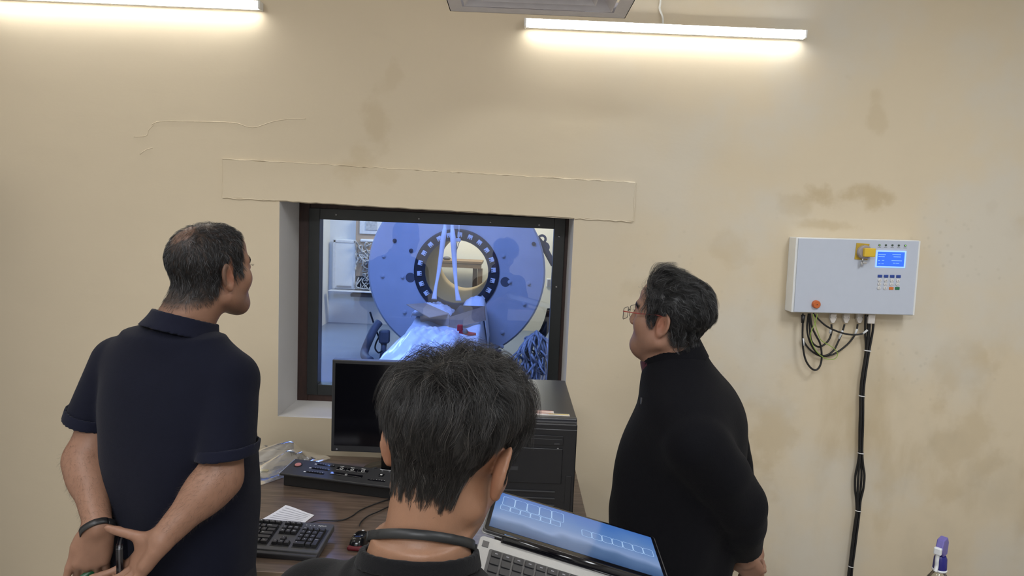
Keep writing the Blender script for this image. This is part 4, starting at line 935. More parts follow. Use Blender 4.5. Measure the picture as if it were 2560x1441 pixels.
# ------------------------------------------------------------------ people: implicit surfaces turned into continuous meshes
def skin_mat(name):
    m = mat(name, rough=.48, spec=.35, noise=.05, ns=60, bump=.12, bs=420, attr='tint', sss=.10); return m
skin_mat('skin')
mat('eye_white', (.62, .58, .55), .2, noise=.02)
def cloth_mat(name, c, rough=.85, sheen=.25, bump=.35, bs=700):
    return mat(name, c, rough, spec=.12, noise=.06, ns=40, bump=bump, bs=bs, sheen=sheen)
cloth_mat('navy_pique', (.0042, .0050, .0125), sheen=.05)
cloth_mat('navy_rib', (.0055, .0065, .016), sheen=.06)
cloth_mat('black_fleece', (.0036, .0036, .0052), .92, .02, .5, 300)
cloth_mat('black_jersey', (.0045, .0045, .0052), sheen=.05)
cloth_mat('black_rib', (.005, .005, .006), sheen=.05)
cloth_mat('maroon_cotton', (.055, .010, .020), sheen=.1)
cloth_mat('trouser', (.012, .012, .016), sheen=.05)
mat('shoe_leather', (.010, .008, .007), .35)
mat('cord_black', (.010, .011, .012), .5)
mat('frame_red', (.30, .045, .035), .3)
mat('frame_dark', (.02, .02, .022), .3)
m_ = mat('hair_strand', rough=.38, spec=.6, noise=.02, attr='tint')
SKIN_L = np.array(srgb(140, 104, 84)); SKIN_R = np.array(srgb(146, 110, 91)); SKIN_F = np.array(srgb(132, 97, 75))

def sminv(a, b, k):
    h = np.maximum(k-np.abs(a-b), 0)/k; return np.minimum(a, b)-h*h*k*.25
def smaxv(a, b, k): return -sminv(-a, -b, k)
def axis_samples(lo, hi, base, fine=()):
    out = [lo]; x = lo
    while x < hi:
        h = base
        for a, b, f in fine:
            d = 0 if a <= x <= b else min(abs(x-a), abs(x-b)); h = min(h, f+max(0, d)*.18)
        x += h; out.append(x)
    return np.array(out, np.float32)
class Field:
    def __init__(s, ax): s.ax = ax; s.D = np.full([len(a) for a in ax], 9.0, np.float32)
    def grid(s, lo, hi, m):
        sl = []
        for a, l, h in zip(s.ax, lo, hi):
            i0 = max(0, np.searchsorted(a, l-m)-1); i1 = min(len(a), np.searchsorted(a, h+m)+1); sl.append(slice(i0, i1))
        X, Y, Z = s.ax[0][sl[0]], s.ax[1][sl[1]], s.ax[2][sl[2]]
        return tuple(sl), X[:, None, None], Y[None, :, None], Z[None, None, :]
    def add(s, prim, k=.02, op='u'):
        f, lo, hi = prim; sl, X, Y, Z = s.grid(lo, hi, 2*k+.035)
        if min(len(X), Y.shape[1], Z.shape[2]) == 0: return s
        d = f(X, Y, Z).astype(np.float32); D = s.D[sl]
        if op == 'u': s.D[sl] = sminv(D, d, k)
        elif op == 's': s.D[sl] = smaxv(D, -d, k)
        return s
    def mesh(s):
        D = s.D; S = D < 0; nx, ny, nz = D.shape
        cnt = np.zeros((nx-1, ny-1, nz-1), np.int8)
        for a in (0, 1):
            for b in (0, 1):
                for c in (0, 1): cnt += S[a:nx-1+a, b:ny-1+b, c:nz-1+c]
        act = (cnt > 0) & (cnt < 8); I = np.argwhere(act); n = len(I)
        vid = np.full(act.shape, -1, np.int32); vid[act] = np.arange(n)
        P = np.zeros((n, 3)); W = np.zeros(n); i, j, k = I.T
        cv = {}; cp = {}
        for a in (0, 1):
            for b in (0, 1):
                for c in (0, 1):
                    cv[a, b, c] = D[i+a, j+b, k+c].astype(np.float64); cp[a, b, c] = np.stack([s.ax[0][i+a], s.ax[1][j+b], s.ax[2][k+c]], 1).astype(np.float64)
        ks = list(cv)
        for p in ks:
            for q in ks:
                if q > p and sum(abs(x-y) for x, y in zip(p, q)) == 1:
                    m = (cv[p] < 0) != (cv[q] < 0)
                    t = np.where(m, cv[p]/np.where(cv[p]-cv[q] == 0, 1e-9, cv[p]-cv[q]), 0)
                    P += np.where(m[:, None], cp[p]*(1-t[:, None])+cp[q]*t[:, None], 0); W += m
        P /= W[:, None]
        Q = []
        for ax_ in range(3):
            sl0 = [slice(None)]*3; sl1 = [slice(None)]*3; sl0[ax_] = slice(0, -1); sl1[ax_] = slice(1, None)
            A, B = S[tuple(sl0)], S[tuple(sl1)]; X = np.argwhere(A != B)
            o1, o2 = [q for q in range(3) if q != ax_]
            X = X[(X[:, o1] > 0) & (X[:, o2] > 0) & (X[:, o1] < D.shape[o1]-1) & (X[:, o2] < D.shape[o2]-1)]
            if not len(X): continue
            ins = A[tuple(X.T)]
            def g(d1, d2):
                Y = X.copy(); Y[:, o1] -= d1; Y[:, o2] -= d2; return vid[tuple(Y.T)]
            q = np.stack([g(1, 1), g(0, 1), g(0, 0), g(1, 0)], 1)
            flip = ins if ax_ != 1 else ~ins
            q[~flip] = q[~flip][:, ::-1]; Q.append(q)
        Q = np.concatenate(Q); Q = Q[(Q >= 0).all(1)]
        return P, Q
def relax(P, Q, it=1, w=.5):
    for _ in range(it):
        s = np.zeros_like(P); c = np.zeros(len(P))
        for a, b in ((0, 1), (1, 2), (2, 3), (3, 0)):
            np.add.at(s, Q[:, a], P[Q[:, b]]); np.add.at(s, Q[:, b], P[Q[:, a]]); np.add.at(c, Q[:, a], 1); np.add.at(c, Q[:, b], 1)
        P = P*(1-w)+w*s/np.maximum(c, 1)[:, None]
    return P
def vec(p): return np.array(p, float)
def bb(pts, r): P = np.array(pts, float); return P.min(0)-r, P.max(0)+r
def Rcols(x, y, z): return np.array([x, y, z]).T           # columns are the local axes
def prim_local(f, o, R, lo, hi):
    """f in local coordinates, R columns = local axes in the room; lo/hi = local box"""
    o = vec(o); R = np.array(R, float); C = np.array([[(lo, hi)[a][0], (lo, hi)[b][1], (lo, hi)[c][2]] for a in (0, 1) for b in (0, 1) for c in (0, 1)]) @ R.T+o
    def g(X, Y, Z):
        dx, dy, dz = X-o[0], Y-o[1], Z-o[2]
        return f(R[0, 0]*dx+R[1, 0]*dy+R[2, 0]*dz, R[0, 1]*dx+R[1, 1]*dy+R[2, 1]*dz, R[0, 2]*dx+R[1, 2]*dy+R[2, 2]*dz)
    return g, C.min(0), C.max(0)
def f_ell(c, r):
    def f(x, y, z):
        a, b, d = (x-c[0]), (y-c[1]), (z-c[2]); k0 = np.sqrt((a/r[0])**2+(b/r[1])**2+(d/r[2])**2); k1 = np.sqrt((a/r[0]**2)**2+(b/r[1]**2)**2+(d/r[2]**2)**2)
        return k0*(k0-1)/np.maximum(k1, 1e-6)
    return f
def f_rc(a, b, ra, rb):
    a = vec(a); b = vec(b); ba = b-a; L = max(ba @ ba, 1e-12)
    def f(x, y, z):
        px, py, pz_ = x-a[0], y-a[1], z-a[2]; t = np.clip((px*ba[0]+py*ba[1]+pz_*ba[2])/L, 0, 1)
        return np.sqrt((px-t*ba[0])**2+(py-t*ba[1])**2+(pz_-t*ba[2])**2)-(ra+(rb-ra)*t)
    return f
def rc(a, b, ra, rb): lo, hi = bb([a, b], max(ra, rb)); return f_rc(a, b, ra, rb), lo, hi
def ellp(c, r, R=None):
    r = vec(r); return prim_local(f_ell((0, 0, 0), r), c, np.eye(3) if R is None else R, -r, r)
def yawR(yaw, pitch=0, roll=0):
    """local x right, y forward, z up; yaw turns forward from +Y towards +X; pitch lifts forward; roll tips to the right"""
    Rz = np.array([[math.cos(yaw), math.sin(yaw), 0], [-math.sin(yaw), math.cos(yaw), 0], [0, 0, 1]])
    Rx = np.array([[1, 0, 0], [0, math.cos(pitch), -math.sin(pitch)], [0, math.sin(pitch), math.cos(pitch)]])
    Ry = np.array([[math.cos(roll), 0, math.sin(roll)], [0, 1, 0], [-math.sin(roll), 0, math.cos(roll)]])
    return Rz @ Rx @ Ry
def loft(o, R, rows, grow=0.0, n=2.25, noise=None):
    """stacked rounded sections: rows of (z, cx, cy, rx, ry)"""
    A = np.array(rows, float); zz = np.linspace(A[0, 0], A[-1, 0], 160); c = []
    for k in range(1, 5):
        y = np.interp(zz, A[:, 0], A[:, k]); ker = np.ones(13)/13; yp = np.concatenate([np.full(6, y[0]), y, np.full(6, y[-1])]); c.append(np.convolve(yp, ker, 'valid'))
    rx, ry = c[2]+grow, c[3]+grow; z0, z1 = A[0, 0], A[-1, 0]; m = max(rx.max(), ry.max())
    def f(x, y, z):
        sh = z.shape; zf = np.clip(z, z0, z1); ii = (zf-z0)/(z1-z0)*159; i0 = np.clip(ii.astype(np.int32), 0, 158); t = ii-i0
        g = lambda q: q[i0]*(1-t)+q[i0+1]*t
        a, b = g(rx), g(ry); X = np.abs(x-g(c[0]))/a; Y = np.abs(y-g(c[1]))/b
        k = (X**n+Y**n)**(1/n); d = (k-1)*np.minimum(a, b)
        if noise is not None: d = d+noise(x, y, z)
        return np.maximum(d, np.maximum(z0-z, z-z1))
    lo = np.array([c[0].min()-m, c[1].min()-m, z0]); hi = np.array([c[0].max()+m, c[1].max()+m, z1])
    return prim_local(f, o, R, lo, hi)

# --- head in its own frame: x right, y forward, z up, origin between the ears
def f_ear(s):
    o = np.array([s*.079, -.010, -.004]); a = rad(24); t = rad(14)
    xa = np.array([s*math.cos(a), math.sin(a), 0])
    za = np.array([0, -math.sin(t), math.cos(t)]); za = za-xa*(za @ xa); za /= np.linalg.norm(za); ya = np.cross(za, xa); 
    if ya[1] < 0: ya = -ya
    def f(x, y, z):
        dx, dy, dz = x-o[0], y-o[1], z-o[2]
        u = dx*xa[0]+dy*xa[1]+dz*xa[2]; v = dx*ya[0]+dy*ya[1]+dz*ya[2]; q = dx*za[0]+dy*za[1]+dz*za[2]
        body = f_ell((0, 0, 0), (.0075, .0165, .030))(u, v, q)
        qq = np.where(q > 0, q/.0305, q/.027); vv = np.where(v < 0, v/.0175, v/.0145)
        ring = (np.sqrt(qq*qq+vv*vv)-1)*.018; hel = np.sqrt(ring**2+(u-.005)**2)-.0037
        d = sminv(body, hel, .005)
        d = smaxv(d, -f_ell((.011, .001, .002), (.0095, .0105, .019))(u, v, q), .004)
        d = sminv(d, f_ell((.003, -.001, -.027), (.0055, .0085, .0085))(u, v, q), .006)     # lobe
        d = sminv(d, f_ell((.004, .0125, -.004), (.005, .004, .007))(u, v, q), .004)        # tragus
        return d
    return f
def f_head(ears=True, chub=0.0, nose=1.0, wide=0.0, long=0.0, lip=0.0):
    def f(x, y, z):
        x = x/(1+wide); y = y/(1+long); ax = np.abs(x)
        d = f_ell((0, -.016, .040), (.0755+chub*.3, .096, .080))(x, y, z)
        d = sminv(d, f_ell((0, .022, .058), (.062, .064, .052))(x, y, z), .03)      # forehead
        d = sminv(d, f_ell((0, .030, -.030), (.060+chub, .056, .074))(x, y, z), .035)
        d = sminv(d, f_rc((0, .066, -.088), (.0, .060, -.092), .0225, .0225)(x, y, z), .030)
        d = sminv(d, f_rc((.050+chub, -.002, -.056), (.020, .058, -.090), .019, .018)(ax, y, z), .030)   # jaw
        d = sminv(d, f_ell((.040, .054, -.018), (.026, .026, .026))(ax, y, z), .025)         # cheek
        d = sminv(d, f_rc((.012, .086, .026), (.044, .070, .026), .0105, .009)(ax, y, z), .016)  # brow
        d = smaxv(d, -f_ell((.0315, .099, .008), (.019, .016, .014))(ax, y, z), .014)        # eye hollow
        d = sminv(d, f_ell((.031, .0765, .007), (.0135, .0125, .0115))(ax, y, z), .004)      # lids over the eyeball
        d = sminv(d, f_rc((0, .089-lip*.5, .018), (0, .108*nose, -.022), .0085, .0115)(x, y, z), .010)   # nose
        d = sminv(d, f_ell((.0115, .096*min(1, nose+.05), -.028), (.0085, .011, .008))(ax, y, z), .006)
        d = sminv(d, f_rc((0, .0865-lip, -.052), (.020, .076-lip, -.055), .0085, .006)(ax, y, z), .008)
        d = sminv(d, f_rc((0, .0855-lip, -.066), (.018, .076-lip, -.064), .0085, .006)(ax, y, z), .008)
        d = smaxv(d, -f_rc((0, .099, -.0595), (.022, .086, -.0595), .0035, .003)(ax, y, z), .004)
        if ears:
            d = sminv(d, f_ear(1)(x, y, z), .007); d = sminv(d, f_ear(-1)(x, y, z), .007)
        return d
    return f
def head_prim(o, R, **k): return prim_local(f_head(**k), o, R, np.array([-.10, -.125, -.125]), np.array([.10, .135, .135]))

# --- hands
def hand(F, w, d, n, left, curls=(.5, .6, .7, .7), spread=.10, thumb=None, size=1.0, thumb_bend=.3):
    """w wrist, d towards the knuckles, n out of the palm; adds palm, four fingers and thumb to the field"""
    w, d, n = vec(w), vec(d), vec(n); d /= np.linalg.norm(d); n = n-d*(n @ d); n /= np.linalg.norm(n)
    s = np.cross(n, d) if left else np.cross(d, n)          # thumb side
    S = size
    for q, r0, r1, e in ((.026, .0135, .0125, .080), (.009, .0145, .013, .084), (-.009, .0145, .0125, .080), (-.025, .013, .0115, .073)):
        F.add(rc(w+s*q*.62*S, w+(s*q+d*e)*S, r0*S, r1*S), .014)
    F.add(rc(w+(s*.022+d*.018+n*.006)*S, w+(s*.036+d*.048+n*.010)*S, .0155*S, .013*S), .016)   # ball of the thumb
    F.add(rc(w+(-s*.020+d*.02+n*.006)*S, w+(-s*.024+d*.055+n*.006)*S, .0125*S, .011*S), .014)
    tips = []
    for i, (q, e, ln) in enumerate(((.027, .085, (.044, .027, .021)), (.0085, .090, (.049, .031, .023)), (-.0095, .086, (.045, .029, .022)), (-.0265, .077, (.035, .022, .019)))):
        p = w+(s*q+d*e)*S; c = curls[i]; ang = 0; sd = s*(.0 if i == 1 else (spread*(1 if i == 0 else -1 if i == 2 else -1.7)))
        r = (.0098, .0088, .0080, .0068) if i < 3 else (.0086, .0077, .0070, .0060)
        for j, l in enumerate(ln):
            ang += c*(1.0, 1.25, .8)[j]; dd = d*math.cos(ang)+n*math.sin(ang)+sd*math.cos(ang); dd /= np.linalg.norm(dd)
            q2 = p+dd*l*S; F.add(rc(p, q2, r[j]*S, r[j+1]*S), .0035); 
            p = q2
        tips.append(p)
    b = w+(s*.030+d*.030+n*.010)*S; t1 = vec(thumb) if thumb is not None else d*.75+s*.62+n*.25; t1 /= np.linalg.norm(t1)
    m = b+t1*.036*S; F.add(rc(b, m, .0135*S, .0108*S), .010)
    t2 = t1+(d*.5-s*.5)*thumb_bend; t2 /= np.linalg.norm(t2); m2 = m+t2*.030*S; F.add(rc(m, m2, .0108*S, .0100*S), .003)
    m3 = m2+t2*.022*S; F.add(rc(m2, m3, .0100*S, .0078*S), .003)
    return s, tips, m3
def limb(F, pts, rs, k=.03):
    for a, b, ra, rb in zip(pts[:-1], pts[1:], rs[:-1], rs[1:]): F.add(rc(a, b, ra, rb), k)

def finish(name, F, m, parent=None, origin=(0, 0, 0), it=1, tint=None, relax_w=.5):
    P, Q = F.mesh(); P = relax(P, Q, it, relax_w) if it else P
    me = mesh_np(name, P-np.array(origin), Q); o = link(name, me, m, parent, True)
    if tint is not None:
        at_ = me.color_attributes.new('tint', 'FLOAT_COLOR', 'POINT'); c = np.ones((len(me.vertices), 4), np.float32); c[:, :3] = tint(P); at_.data.foreach_set('color', c.ravel())
    return o

# --- hair strands
def strands(name, paths, r0, tint, m, parent, origin, extra=None):
    """paths (N, T, 3) in the room -> thin tapering three-sided tubes, one mesh"""
    N, T, _ = paths.shape; tan = np.gradient(paths, axis=1); tan /= np.linalg.norm(tan, axis=2, keepdims=True)+1e-9
    ref = np.random.randn(N, 1, 3); u = np.cross(tan, ref); u /= np.linalg.norm(u, axis=2, keepdims=True)+1e-9; v = np.cross(tan, u)
    tp = np.linspace(1, 0, T)**.6*.85+.15; rr = (np.asarray(r0).reshape(-1, 1, 1)*tp[None, :, None])
    V = np.stack([paths+rr*(u*math.cos(a)+v*math.sin(a)) for a in (0, 2*PI/3, 4*PI/3)], 2)     # N,T,3,3
    idx = np.arange(N*T*3).reshape(N, T, 3); Q = []
    for k in range(3):
        k2 = (k+1) % 3; Q.append(np.stack([idx[:, :-1, k], idx[:, :-1, k2], idx[:, 1:, k2], idx[:, 1:, k]], -1).reshape(-1, 4))
    V = V.reshape(-1, 3)-np.array(origin); Q = np.concatenate(Q); C = np.repeat(tint, T*3, 0)
    if extra is not None:
        P2, Q2, c2 = extra; Q = np.concatenate([Q, Q2+len(V)]); V = np.concatenate([V, P2-np.array(origin)]); C = np.concatenate([C, np.broadcast_to(c2, (len(P2), 3))])
    me = mesh_np(name, V, Q); o = link(name, me, m, parent, True)
    a = me.color_attributes.new('tint', 'FLOAT_COLOR', 'POINT'); c = np.ones((len(V), 4), np.float32); c[:, :3] = C; a.data.foreach_set('color', c.ravel())
    return o
def scalp_roots(f, n, keep, rng):
    """points on the head surface (local), found by walking in from outside; keep(P) filters"""
    out = []
    tot = 0
    while tot < n:
        D = rng.randn(n*3, 3); D /= np.linalg.norm(D, axis=1, keepdims=True); c = np.array([0, -.01, .03]); t = np.full(len(D), .16)
        for _ in range(40):
            p = c+D*t[:, None]; t -= np.clip(f(p[:, 0], p[:, 1], p[:, 2]), -.01, .03)*.9
        p = c+D*t[:, None]; p = p[keep(p)]; out.append(p); tot += len(p)
        if not len(p): break
    return np.concatenate(out)[:n]
def grad(f, p, e=.002):
    g = np.stack([f(p[:, 0]+e, p[:, 1], p[:, 2])-f(p[:, 0]-e, p[:, 1], p[:, 2]), f(p[:, 0], p[:, 1]+e, p[:, 2])-f(p[:, 0], p[:, 1]-e, p[:, 2]), f(p[:, 0], p[:, 1], p[:, 2]+e)-f(p[:, 0], p[:, 1], p[:, 2]-e)], 1)
    return g/(np.linalg.norm(g, axis=1, keepdims=True)+1e-9)
def grow(f, roots, flow, length, lift, T=8, wav=0.0, clump=None, rng=np.random, jit=.25, fall=0.0, cut=None, lscale=None):
    """flow(P) -> local direction field; strands hug the head at height lift(t)"""
    N = len(roots); P = np.zeros((N, T, 3)); P[:, 0] = roots; L = np.asarray(length).reshape(-1, 1)
    cid = None; J = rng.randn(N, 3)*jit
    if clump:
        ng, tight = clump; g = rng.permutation(N)[:ng]; cid = np.argmin(((roots[:, None, :]-roots[None, g, :])**2).sum(2), 1); JG = rng.randn(ng, 3)*jit*1.3; J = J*.35+JG[cid]
        ph = (rng.rand(ng)*6.28)[cid]
    else: ph = rng.rand(N)*6.28
    lf = np.asarray(lift).reshape(-1, 1)
    for t in range(1, T):
        p = P[:, t-1]; nrm = grad(f, p); d = flow(p)+J; d = d-nrm*(d*nrm).sum(1, keepdims=True); d /= np.linalg.norm(d, axis=1, keepdims=True)+1e-9
        if wav: sd = np.cross(nrm, d); d = d+sd*(wav*np.sin(ph+t*1.25))[:, None]
        q = p+d*L/(T-1); target = lf[:, 0]*min(1, (t/(T-1))*1.8)*(1 if lscale is None else lscale(q))
        h = f(q[:, 0], q[:, 1], q[:, 2]); q = q+nrm*np.clip(target-h, -.02, .02)[:, None]*.8
        if fall: q[:, 2] -= fall*(t/(T-1))**2
        if cut is not None: k = cut(q); q[k] = P[k, t-1]+d[k]*2e-4
        P[:, t] = q
    if clump:
        tt = (np.linspace(0, 1, T)**1.3)[None, :, None]*tight; G = P[g][cid]; P = P*(1-tt)+(G+(P[:, :1]-G[:, :1])*.22)*tt
    return P
def to_room(P, o, R): return P @ np.array(R).T+np.array(o)
def mixc(a, b, t): t = np.clip(t, 0, 1)[:, None]; return np.asarray(a)*(1-t)+np.asarray(b)*t
def local(P, o, R): return (P-np.array(o)) @ np.array(R)
def head_tint(base, o, R, hairline, stubble=.25, scalp=(.016, .012, .010), sc=.9, thin=None):
    def f(P):
        q = local(P, o, R); c = np.tile(base, (len(P), 1)); near = np.linalg.norm(q-np.array([0, 0, .0]), axis=1) < .17
        red = np.exp(-((np.abs(q[:, 0])-.08)/.012)**2)*np.exp(-(q[:, 1]/.03)**2)*np.exp(-(q[:, 2]/.04)**2); c = mixc(c, base*np.array([1.12, .86, .80]), red*near)
        lips = np.exp(-((q[:, 2]+.059)/.011)**2)*(q[:, 1] > .074)*(np.abs(q[:, 0]) < .024); c = mixc(c, base*np.array([.90, .68, .64]), lips*near)
        bd = np.clip((q[:, 1]-.005)/.03, 0, 1)*np.clip((-.035-q[:, 2])/.03, 0, 1)*(q[:, 2] > -.14); c = mixc(c, base*np.array([.52, .55, .60]), bd*stubble*near)
        br = np.exp(-((q[:, 2]-.027)/.006)**2)*(q[:, 1] > .055)*(np.abs(q[:, 0]) > .012)*(np.abs(q[:, 0]) < .055); c = mixc(c, (.012, .010, .009), br*.9*near)
        h = np.clip((q[:, 2]-hairline(q))/.022+.1, 0, 1)*(q[:, 2] > -.11)*near*sc*((np.abs(q[:, 0]) < .083) | (q[:, 2] > .034))
        if thin is not None: h = np.maximum(h, .5*(q[:, 2] > thin(q)+.01)*near)
        c = mixc(c, scalp, h)
        return c
    return f
def with_neck(f, a, b, ra, rb):
    g = f_rc(a, b, ra, rb); return lambda x, y, z: sminv(f(x, y, z), g(x, y, z), .03)
def resample(F, ax):
    """field F read on another set of axes (linear)"""
    D = F.D
    for k in range(3):
        a = F.ax[k]; x = np.clip(ax[k], a[0], a[-1]); i = np.clip(np.searchsorted(a, x)-1, 0, len(a)-2); t = (x-a[i])/(a[i+1]-a[i])
        sh = [1, 1, 1]; sh[k] = len(x); t = t.reshape(sh); D = np.take(D, i, axis=k)*(1-t)+np.take(D, i+1, axis=k)*t
    return D
def sight_hit(F, px, py, t0=.45, t1=1.4):
    """where the sight line of a photo pixel meets the skin"""
    a, b = at(px, py, t0), at(px, py, t1); n = int(np.linalg.norm(b-a)/.001)
    P = a+(b-a)*np.linspace(0, 1, n)[:, None]; I = [np.clip(np.searchsorted(F.ax[k], P[:, k]), 0, len(F.ax[k])-1) for k in range(3)]
    d = F.D[I[0], I[1], I[2]]; k = np.flatnonzero(d < 0); return P[k[0]] if len(k) else None
def plane_fit(pts):
    pts = [p for p in pts if p is not None]; c = np.mean(pts, 0); n = np.linalg.svd(np.array(pts)-c)[2][2]; return c, n*(1 if n[2] > 0 else -1)

# --- clothing helpers
def sleeve(F, a, b, ra, rb, nrm, k=.02, inner=None):
    """a cloth tube from shoulder a to hem b with a clean open hem facing nrm"""
    a, b, nrm = vec(a), vec(b), vec(nrm)/np.linalg.norm(nrm); d = (b-a)/np.linalg.norm(b-a); e = b+d*.06
    g = f_rc(a, e, ra, rb+(rb-ra)*.06/np.linalg.norm(b-a)); lo, hi = bb([a, e], max(ra, rb))
    F.add((lambda X, Y, Z: np.maximum(g(X, Y, Z), (X-b[0])*nrm[0]+(Y-b[1])*nrm[1]+(Z-b[2])*nrm[2]), lo, hi), k)
def hollow(F, a, b, r): F.add(rc(a, b, r, r), .004, 's')
def folds(amp, seed, k=(18, 7)):
    rs_ = np.random.RandomState(seed); W = [(rs_.randn(3)*np.array([1, 1, .45])*k[0], rs_.rand()*6.3) for _ in range(5)]
    def f(x, y, z):
        s = 0
        for w_, p in W: s = s+np.sin(w_[0]*x+w_[1]*y+w_[2]*z+p+1.2*np.sin(k[1]*z+p))
        return amp*s/2.2
    return f
def shell(F, o, R, rad_at, h, th, front=None, ex=1.0, k=.004):
    """an open band round the neck: rad_at(height 0..1) radius"""
    def f(x, y, z):
        t = np.clip(z/h, 0, 1); r = np.sqrt((x/ex)**2+y**2); d = np.maximum(np.abs(r-rad_at(t))-th, np.abs(z-h/2)-h/2)
        if front: d = np.maximum(d, np.where(y > 0, front-np.abs(x)+0*z, -1.0))
        return d
    m = max(rad_at(0.0), rad_at(1.0))+.02; F.add(prim_local(f, o, R, np.array([-m, -m, -.005]), np.array([m, m, h+.005])), k)
def trousers(name, hips, o, R, m, parent, origin, stance=.10, top=.98, toe=0.0):
    ax = [axis_samples(o[i]-.36, o[i]+.36, .012) for i in (0, 1)]+[axis_samples(.03, top+.05, .012)]; F = Field(ax)
    F.add(loft(o, R, [(.76, 0, 0, hips[0]*.93, hips[1]*.95), (.86, 0, 0, hips[0], hips[1]), (top, 0, 0, hips[0]*.97, hips[1]*.97)]), .02)
    for s in (-1, 1):
        P = [vec(o)+np.array(R) @ vec(p) for p in ((s*hips[0]*.48, 0, .84), (s*stance, .01, .48), (s*stance, -.01, .06))]; limb(F, P, (.100, .078, .070), .03)
    return finish(name, F, m, parent, origin)
def shoes(o, R, parent, origin, stance=.10):
    for s in (-1, 1):
        F = Field([axis_samples(o[i]-.4, o[i]+.4, .009) for i in (0, 1)]+[axis_samples(-.01, .16, .008)])
        q = lambda x, y, z: vec(o)+np.array(R) @ vec((s*stance+x, y, z))
        F.add(rc(q(0, -.05, .045), q(0, .05, .04), .042, .044), .02); F.add(rc(q(0, .05, .04), q(s*.01, .16, .032), .044, .034), .03); F.add(rc(q(0, -.03, .06), q(0, -.02, .11), .045, .046), .03)
        F.D = np.maximum(F.D, (0.0-F.ax[2])[None, None, :]); finish('shoe', F, 'shoe_leather', parent, origin)
def legs(F, o, R, hips, stance=.10):
    for s in (-1, 1):
        P = [vec(o)+np.array(R) @ vec(p) for p in ((s*hips*.48, 0, .86), (s*stance, .01, .48), (s*stance, -.012, .09), (s*stance, .10, .045))]; limb(F, P, (.080, .056, .036, .030), .03)
def first_hit(F, o, d, far=.2, step=.001):
    """distance from an inner point to the skin"""
    o, d = vec(o), vec(d)/np.linalg.norm(d); t = .012
    while t < far:
        p = o+d*t; i = [min(len(a)-1, max(0, np.searchsorted(a, v))) for a, v in zip(F.ax, p)]
        if F.D[i[0], i[1], i[2]] > 0: return t
        t += step
    return far
def band_round(F, c, u, v, wd, th, lift=.002, n=40, a0=0, a1=2*PI, most=9.0):
    """a flat band lying on the skin round centre c in the plane u, v"""
    c, u, v = vec(c), vec(u)/np.linalg.norm(u), vec(v); v = v-u*(u @ v); v /= np.linalg.norm(v); ax_ = np.cross(u, v); R = []
    for k in range(n+1):
        a = a0+(a1-a0)*k/n; d = u*math.cos(a)+v*math.sin(a); R.append((first_hit(F, c, d), d))
    r = np.minimum(np.array([q[0] for q in R]), most); ker = np.ones(5)/5; r = np.convolve(np.concatenate([r[:1]]*2+[r]+[r[-1:]]*2), ker, 'valid'); V = []
    for k in range(n+1):
        d = R[k][1]
        for e, s in ((lift, -1), (lift+th, -1), (lift+th, 1), (lift, 1)): V.append(tuple(c+d*(r[k]+e)+ax_*s*wd/2))
    b = MB(); b.add(V, [(i*4+k, i*4+(k+1) % 4, (i+1)*4+(k+1) % 4, (i+1)*4+k) for i in range(n) for k in range(4)]+[(0, 3, 2, 1), (n*4, n*4+1, n*4+2, n*4+3)]); return b
def limb_hair(name, P0, N0, n, segs, parent, origin, colr, ln=.013):
    """fine hair on the forearms: segs = (a, b, radius) regions"""
    rng = np.random.RandomState(3); keep = np.zeros(len(P0), bool); dirs = np.zeros_like(P0)
    for a, b, r in segs:
        a, b = vec(a), vec(b); ba = b-a; t = ((P0-a) @ ba)/(ba @ ba); dd = np.linalg.norm(P0-a-t[:, None]*ba, axis=1); k = (t > -.35) & (t < .93) & (dd < r); keep |= k; dirs[k] = ba/np.linalg.norm(ba)
    I = np.flatnonzero(keep); I = I[rng.randint(0, len(I), n)]; T = 4; out = np.zeros((n, T, 3)); out[:, 0] = P0[I]; J = rng.randn(n, 3)*.35
    for t in range(1, T): d = dirs[I]*.8+N0[I]*.32+J; d /= np.linalg.norm(d, axis=1, keepdims=True); out[:, t] = out[:, t-1]+d*ln/(T-1)
    return strands(name, out, .00010, np.tile(colr, (n, 1)), 'hair_strand', parent, origin)
def mesh_pts(o):
    me = o.data; n = len(me.vertices); P = np.zeros(n*3, np.float32); me.vertices.foreach_get('co', P); N = np.zeros(n*3, np.float32); me.vertex_normals.foreach_get('vector', N)
    return P.reshape(-1, 3).astype(float)+np.array(o.location), N.reshape(-1, 3).astype(float)
def hair_tints(n, rng, base, grey, frac, var=.35):
    c = np.tile(np.array(base), (n, 1))*(1+var*rng.randn(n, 1)); c = np.clip(c, .002, 1); k = rng.rand(n) < frac; c[k] = np.array(grey)*(.7+.5*rng.rand(k.sum(), 1)); return c
def cap(o, R, hair, thick, h=.004):
    lo, hi = np.array([-.10, -.13, -.10]), np.array([.10, .11, .14]); c = np.array([[(lo, hi)[a][0], (lo, hi)[b][1], (lo, hi)[d][2]] for a in (0, 1) for b in (0, 1) for d in (0, 1)]) @ np.array(R).T+o
    F = Field([axis_samples(c[:, i].min()-.01, c[:, i].max()+.01, h) for i in range(3)]); g = f_head(ears=False)
    def f(x, y, z): q = np.stack(np.broadcast_arrays(x, y, z), -1).reshape(-1, 3); return np.maximum(g(x, y, z)-thick(q).reshape(np.broadcast(x, y, z).shape), (hair(q).reshape(np.broadcast(x, y, z).shape)-z)*.6)
    F.add(prim_local(f, o, R, lo, hi), .004); return F.mesh()
def hairline(front, temple=.052, burn=-.022, nape=-.072):
    xs = np.array([-.13, -.045, -.030, -.018, -.002, .010, .018, .040, .047, .062, .085]); zs = np.array([nape, nape+.004, nape+.018, -.030, .030, .030, burn, burn, temple, front-.006, front+.03])
    return lambda q: np.interp(q[..., 1], xs, zs)

